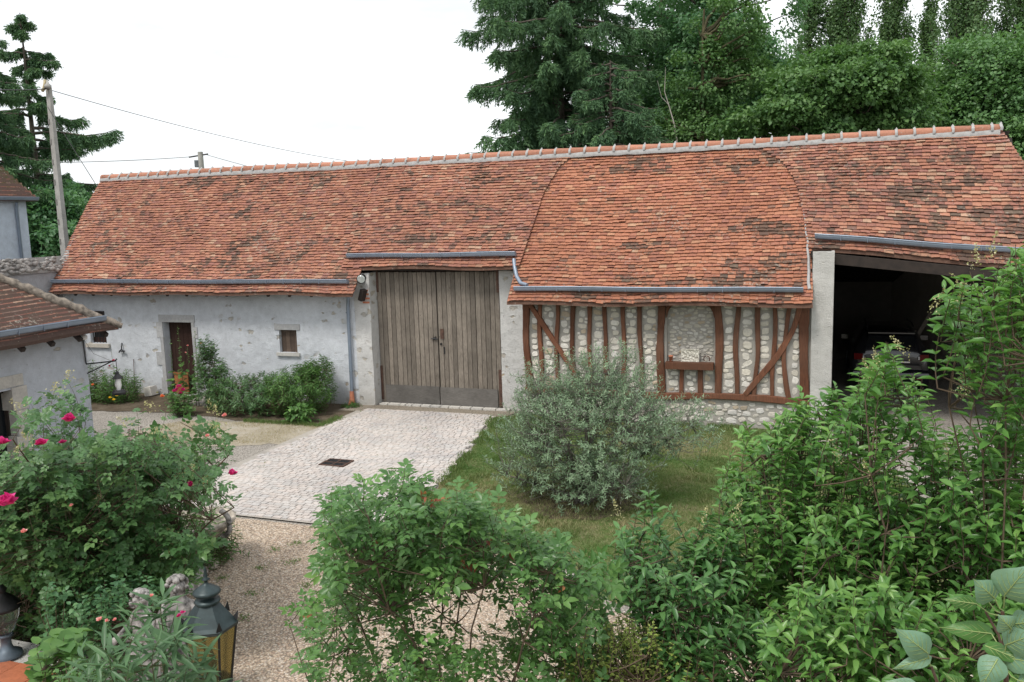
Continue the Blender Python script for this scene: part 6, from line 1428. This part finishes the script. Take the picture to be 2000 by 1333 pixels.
# lilac leaves close to the viewer, lower right
li = thing('lilac_branch', 'large smooth pale heart-shaped lilac leaves close to the viewer in the lower right corner', 'lilac', tuple(at(1950, 1500, 1.7)))
m, t, b, o = mat('lilac_leaf'); q = NT(t); a = q.attr(); g = q.n('NewGeometry')
c = q.ramp(a.outputs['Fac'], [(0, (.055, .15, .035)), (1, (.085, .20, .05))]); c2 = q.ramp(a.outputs['Fac'], [(0, (.135, .25, .16)), (1, (.20, .33, .22))])
c = q.mix(g.outputs['Backfacing'], c, c2); q.l(c, b.inputs['Base Color']); c = q.mix(1., c, q.ramp(q.noise(q.pos(), 45, 5, .6), [(.3, .80), (.7, 1.08)]), 'MULTIPLY'); q.l(c, b.inputs['Base Color']); b.inputs['Roughness'].default_value = .42; b.inputs['Specular IOR Level'].default_value = .35; q.bump(q.noise(q.pos(), 120, 3), .25, .004, b)
tr = q.n('BsdfTranslucent'); tr.inputs[0].default_value = (.16, .30, .08, 1); ms = q.n('MixShader'); ms.inputs[0].default_value = .15; q.l(b.outputs[0], ms.inputs[1]); q.l(tr.outputs[0], ms.inputs[2]); q.l(ms.outputs[0], o.inputs[0]); M['lilac'] = m
M['lilacstem'] = simple('lilac_petiole', (.26, .34, .12), .55, 0, .1)
def lilac(bpx, bpy, tpx, tpy, wd, D, back=True, curl=.25, seed=0, dz=0.):
    """heart-shaped blade from petiole joint to drooping tip, with midrib fold and curled edges"""
    r_ = np.random.default_rng(seed); B = at(bpx, bpy, D); Tt = at(tpx, tpy, D-.02+dz); ln = np.linalg.norm(Tt-B); d_ = (Tt-B)/ln
    view = nrm(CO-B); X = nrm(np.cross(d_, view)); Z = np.cross(X, d_)
    if back: X = -X
    W_ = wd*ln; s_ = np.linspace(0, 1, 15); half = W_*.5*np.array([0.0, .70, .92, 1.0, 1.0, .97, .91, .82, .72, .60, .46, .32, .19, .08, .0]); us = np.linspace(-1, 1, 9); half = np.roll(half, -0)*1.08; P = []
    for i, t in enumerate(s_):
        row = []
        for u in us:
            back_lobe = -.07*ln*abs(u)**.8*max(0, 1-t*7); p = B+d_*(t*ln+back_lobe)+X*(u*half[i]); p = p+Z*(ln*.16*math.sin(PI*t)-curl*W_*.5*(abs(u)**1.6)*math.sin(PI*min(1, t+.1))+.02*ln*math.sin(t*9+u*2+seed)*abs(u)); row.append(p)
        P.append(row)
    mb = MB(); mb.grid(np.array(P), float(r_.uniform(.2, .8)))
    mb.build('leaf', M['lilac'], li, True)
    vb = MB(); P = np.array(P); mid = P[:, 4]; vb.tube(mid+Z*.0006, np.linspace(.0014, .0003, 15), 4, caps=False)
    for i in (1, 3, 5, 7, 9):
        for e in (0, 8):
            q3 = [mid[i]+Z*.0005]+[P[min(14, i+k), 4+int((e-4)*k/3*.9)]+Z*.0005 for k in (1, 2, 3)]; vb.tube(q3, [.0006, .0005, .0004, .0002], 3, caps=False)
    vb.build('veins', M['lilacstem'], li, True)
    return B
D1 = 1.7
A1 = at(1958, 1195, D1); stemP = [at(1970, 1460, D1+.02), at(1965, 1333, D1), at(1962, 1260, D1), A1]
MB().tube(stemP, [.0055, .0045, .004, .003], 8).build('stem', simple('lilac_bark', (.10, .05, .035), .7, 0, .3, 40), li, True)
sP2 = [at(1860, 1460, D1+.05), at(1835, 1345, D1+.04), at(1819, 1302, D1+.04)]; MB().tube(sP2, [.004, .0035, .0025], 8).build('stem', M['redbark'], li, True)
sP3 = [at(1966, 1300, D1), at(1950, 1240, D1+.01), at(1925, 1195, D1+.01)]; MB().tube(sP3, [.003, .0025, .002], 8).build('stem', M['redbark'], li, True)
LV = [(1962, 1163, 2012, 1102, .8, 1), (1943, 1169, 1900, 1130, .85, 1), (1907, 1180, 1838, 1170, .42, 0), (1930, 1175, 1905, 1158, .6, 1), (1936, 1238, 1830, 1225, .40, 0), (1975, 1228, 1948, 1200, .9, 1), (1965, 1260, 2030, 1235, .7, 1), (1980, 1220, 2040, 1212, .75, 1),
      (1812, 1276, 1745, 1225, .62, 1), (1815, 1285, 1740, 1308, .34, 1), (1790, 1345, 1725, 1330, .45, 1), (1948, 1288, 1915, 1345, .75, 1), (1962, 1285, 2060, 1300, .55, 1), (1925, 1262, 2020, 1300, .34, 0), (1880, 1345, 1840, 1312, .5, 0), (1850, 1400, 1900, 1350, .6, 1), (1990, 1330, 2060, 1345, .7, 1)]
for k, (a, b_, c_, d_, w_, bk) in enumerate(LV):
    B = lilac(a, b_, c_, d_, w_, D1-.03+.012*(k % 5), bool(bk), .35, k)
    J = at(1960, min(1300, b_+25), D1) if a > 1880 else (at(1819, 1302, D1+.04) if b_ < 1300 else at(1835, 1345, D1+.04))
    mid = (B+J)/2+np.array([0, 0, -.006]); MB().tube([B, mid, J], [.0011, .0012, .0014], 5).build('petiole', M['lilacstem'], li, True)

# ================================================================== GRASS (uncountable)
def inxy(x, y, poly): return inpoly(x, y, poly)
r = np.random.default_rng(200)
lawnp = [(-6.15, -7.9), (-6.05, -5.6), (-6.45, -3.2), (-6.95, -.75), (-6.5, -.5), (-.2, -.5), (.0, -1.6), (.6, -2.6), (1.4, -3.4), (1.8, -9.3), (-2.2, -9.3), (-3.2, -8.2), (-5.2, -8.0)]
def grass(poly, n, h, seed, thr=.35, tintk=1., edge=None):
    r = np.random.default_rng(seed); p = np.array(poly); lo, hi = p.min(0), p.max(0); q_ = r.uniform(lo, hi, (n*2, 2)); q_ = q_[inxy(q_[:, 0], q_[:, 1], poly)]
    d_ = fbm(q_[:, 0]*.9, q_[:, 1]*.9, 12)+.5*fbm(q_[:, 0]*4, q_[:, 1]*4, 15); q_ = q_[(d_ > thr+r.uniform(0, .35, len(q_)))][:n]; d_ = fbm(q_[:, 0]*.9, q_[:, 1]*.9, 12)
    P = np.c_[q_, np.zeros(len(q_))]; a = r.uniform(0, 2*PI, len(P)); D = nrm(np.c_[np.cos(a)*.6, np.sin(a)*.6, r.uniform(.3, 1.2, len(P))]); return P, D, d_, r
mb = MB(); P, D, d_, r_ = grass(lawnp, 190000, .03, 201, .34); place(mb, (np.array([(-.09, 0, 0), (.09, 0, 0), (0.02, 1, .1)]), [(0, 1, 2)]), P, D, rdir(len(P), r_), r_.uniform(.02, .06, len(P))*(1+.8*(vnoise(P[:, 0]*3, P[:, 1]*3, 55) > .72)), (d_-.25)*1.75+r_.normal(0, .18, len(P)))
# weeds and taller grass along the paving edge, wall foot
ex = np.concatenate([np.stack([np.interp(np.linspace(0, 1, 4200), [0, .35, .7, 1], [-5.98, -6.1, -6.5, -6.95]), np.linspace(-7.9, -.7, 4200)], -1), np.stack([np.linspace(-6.5, -.3, 3600), np.full(3600, -.50)], -1), np.stack([np.linspace(-12.6, -10.4, 1500), np.full(1500, -2.45)], -1), np.stack([np.full(900, -10.45), np.linspace(-2.4, -1, 900)], -1)])
ex = ex+r.normal(0, .07, ex.shape)*[1, .7]; k = vnoise(ex[:, 0]*2.2, ex[:, 1]*2.2, 33) > .38; ex = ex[k]; n = len(ex); P = np.c_[ex, np.zeros(n)]
place(mb, (np.array([(-.10, 0, 0), (.10, 0, 0), (0.02, 1, .1)]), [(0, 1, 2)]), P, nrm(np.c_[r.normal(0, .4, (n, 2)), np.ones(n)]), rdir(n, r), r.uniform(.04, .11, n), r.uniform(.4, 1, n))
wc = np.array([(-7.1, -9.0), (-6.9, -9.6), (-7.2, -10.0), (-6.6, -9.3), (-6.5, -10.3), (-6.9, -10.8), (-6.2, -10.9), (-7.0, -11.3), (-6.0, -9.9), (-6.6, -12.0), (-5.9, -12.6), (-6.95, -8.7), (-7.3, -3.6), (-7.9, -6.1), (-9.1, -3.4), (-9.8, -5.6), (-7.0, -6.7), (-8.0, -2.2)])
ex = np.repeat(wc, 60, 0)+r.normal(0, .055, (len(wc)*60, 2)); n = len(ex)
place(mb, (np.array([(-.16, 0, 0), (.16, 0, 0), (0.02, 1, .1)]), [(0, 1, 2)]), np.c_[ex, np.full(n, .01)], nrm(np.c_[r.normal(0, .8, (n, 2)), np.ones(n)*.7]), rdir(n, r), r.uniform(.015, .05, n), r.uniform(.6, 1, n))
go = mb.build('grass', M['grass']); tag(go, 'short patchy dry and green grass on the lawn and along the paving edge', 'grass'); go['kind'] = 'stuff'
mb = MB(); sp_ = [(-14.5, -4.0), (-14.0, -2.7), (-12.2, -2.5), (-10.35, -2.4), (-10.4, -3.8), (-11.2, -4.2), (-12.9, -4.7)]
M['strawblade'] = leafmat('straw_blades', (.38, .32, .21), (.46, .40, .29), (.34, .34, .18), .7, .2)
P, D, d_, r_ = grass(sp_, 11000, .05, 203, .45); place(mb, (np.array([(-.07, 0, 0), (.07, 0, 0), (0.02, 1, .1)]), [(0, 1, 2)]), P, D, rdir(len(P), r_), r_.uniform(.02, .06, len(P)), r_.uniform(0, .8, len(P)))
go = mb.build('dry_grass', M['strawblade']); tag(go, 'straw-coloured dry grass between the wall bed and the gravel path', 'dry grass'); go['kind'] = 'stuff'
mb = MB(); n = 420; q_ = np.c_[r.uniform(-10.3, -5.8, n), r.uniform(-9.8, -.8, n)]; q_ = q_[(q_[:, 0] > -8.5) | (q_[:, 1] > -7.8)]; q_ = q_[vnoise(q_[:, 0]*1.3, q_[:, 1]*1.3, 71) > .55]; n = len(q_)
place(mb, T_oval(.6, .1, .2), np.c_[q_, np.full(n, .034)], nrm(np.c_[r.normal(size=(n, 2)), np.zeros(n)+.05]), np.tile([0, 0, 1.], (n, 1))+r.normal(0, .2, (n, 3)), r.uniform(.015, .04, n), r.random(n))
go = mb.build('leaf_litter', leafmat('dry_leaves', (.16, .11, .05), (.26, .20, .09), (.16, .20, .07), .8, .1)); tag(go, 'small dry leaves scattered on the pale paving and gravel edge', 'leaf litter'); go['kind'] = 'stuff'
# loose pebbles over the gravel: larger stones caught in relief
mb = MB(); n = 26000; q_ = np.c_[r.uniform(-8.6, 1.5, n), r.uniform(-15.5, -8.05, n)]
vis = (q_[:, 0] > -7.4-(q_[:, 1]+10)*.3*0) & ~((q_[:, 0] < -7.3) & (q_[:, 1] < -9.6)); q_ = q_[vis]; n = len(q_); oct_ = np.array([(1, 0, 0), (0, 1, 0), (-1, 0, 0), (0, -1, 0), (0, 0, .6)]); sz = r.uniform(.006, .014, n); a = r.uniform(0, PI, n)
ca_, sa_ = np.cos(a), np.sin(a); st_ = r.uniform(.6, 1., n); V = np.stack([oct_[None, :, 0]*ca_[:, None]-oct_[None, :, 1]*(sa_*st_)[:, None], oct_[None, :, 0]*sa_[:, None]+oct_[None, :, 1]*(ca_*st_)[:, None], np.repeat(oct_[None, :, 2], n, 0)], -1)*sz[:, None, None]+np.c_[q_, np.full(n, .001)][:, None]
F = (np.array([(0, 1, 4), (1, 2, 4), (2, 3, 4), (3, 0, 4)])[None]+(np.arange(n)*5)[:, None, None]).reshape(-1, 3)
pal = np.array([(.50, .38, .30), (.62, .55, .48), (.36, .25, .19), (.70, .64, .58), (.45, .32, .24), (.30, .22, .18)]); mb.add(V.reshape(-1, 3), F, np.repeat(pal[r.integers(0, 6, n)], 5, 0))
go = mb.build('loose_gravel', M['stone']); tag(go, 'loose pinkish beige pebbles scattered over the gravel drive', 'gravel'); go['kind'] = 'stuff'
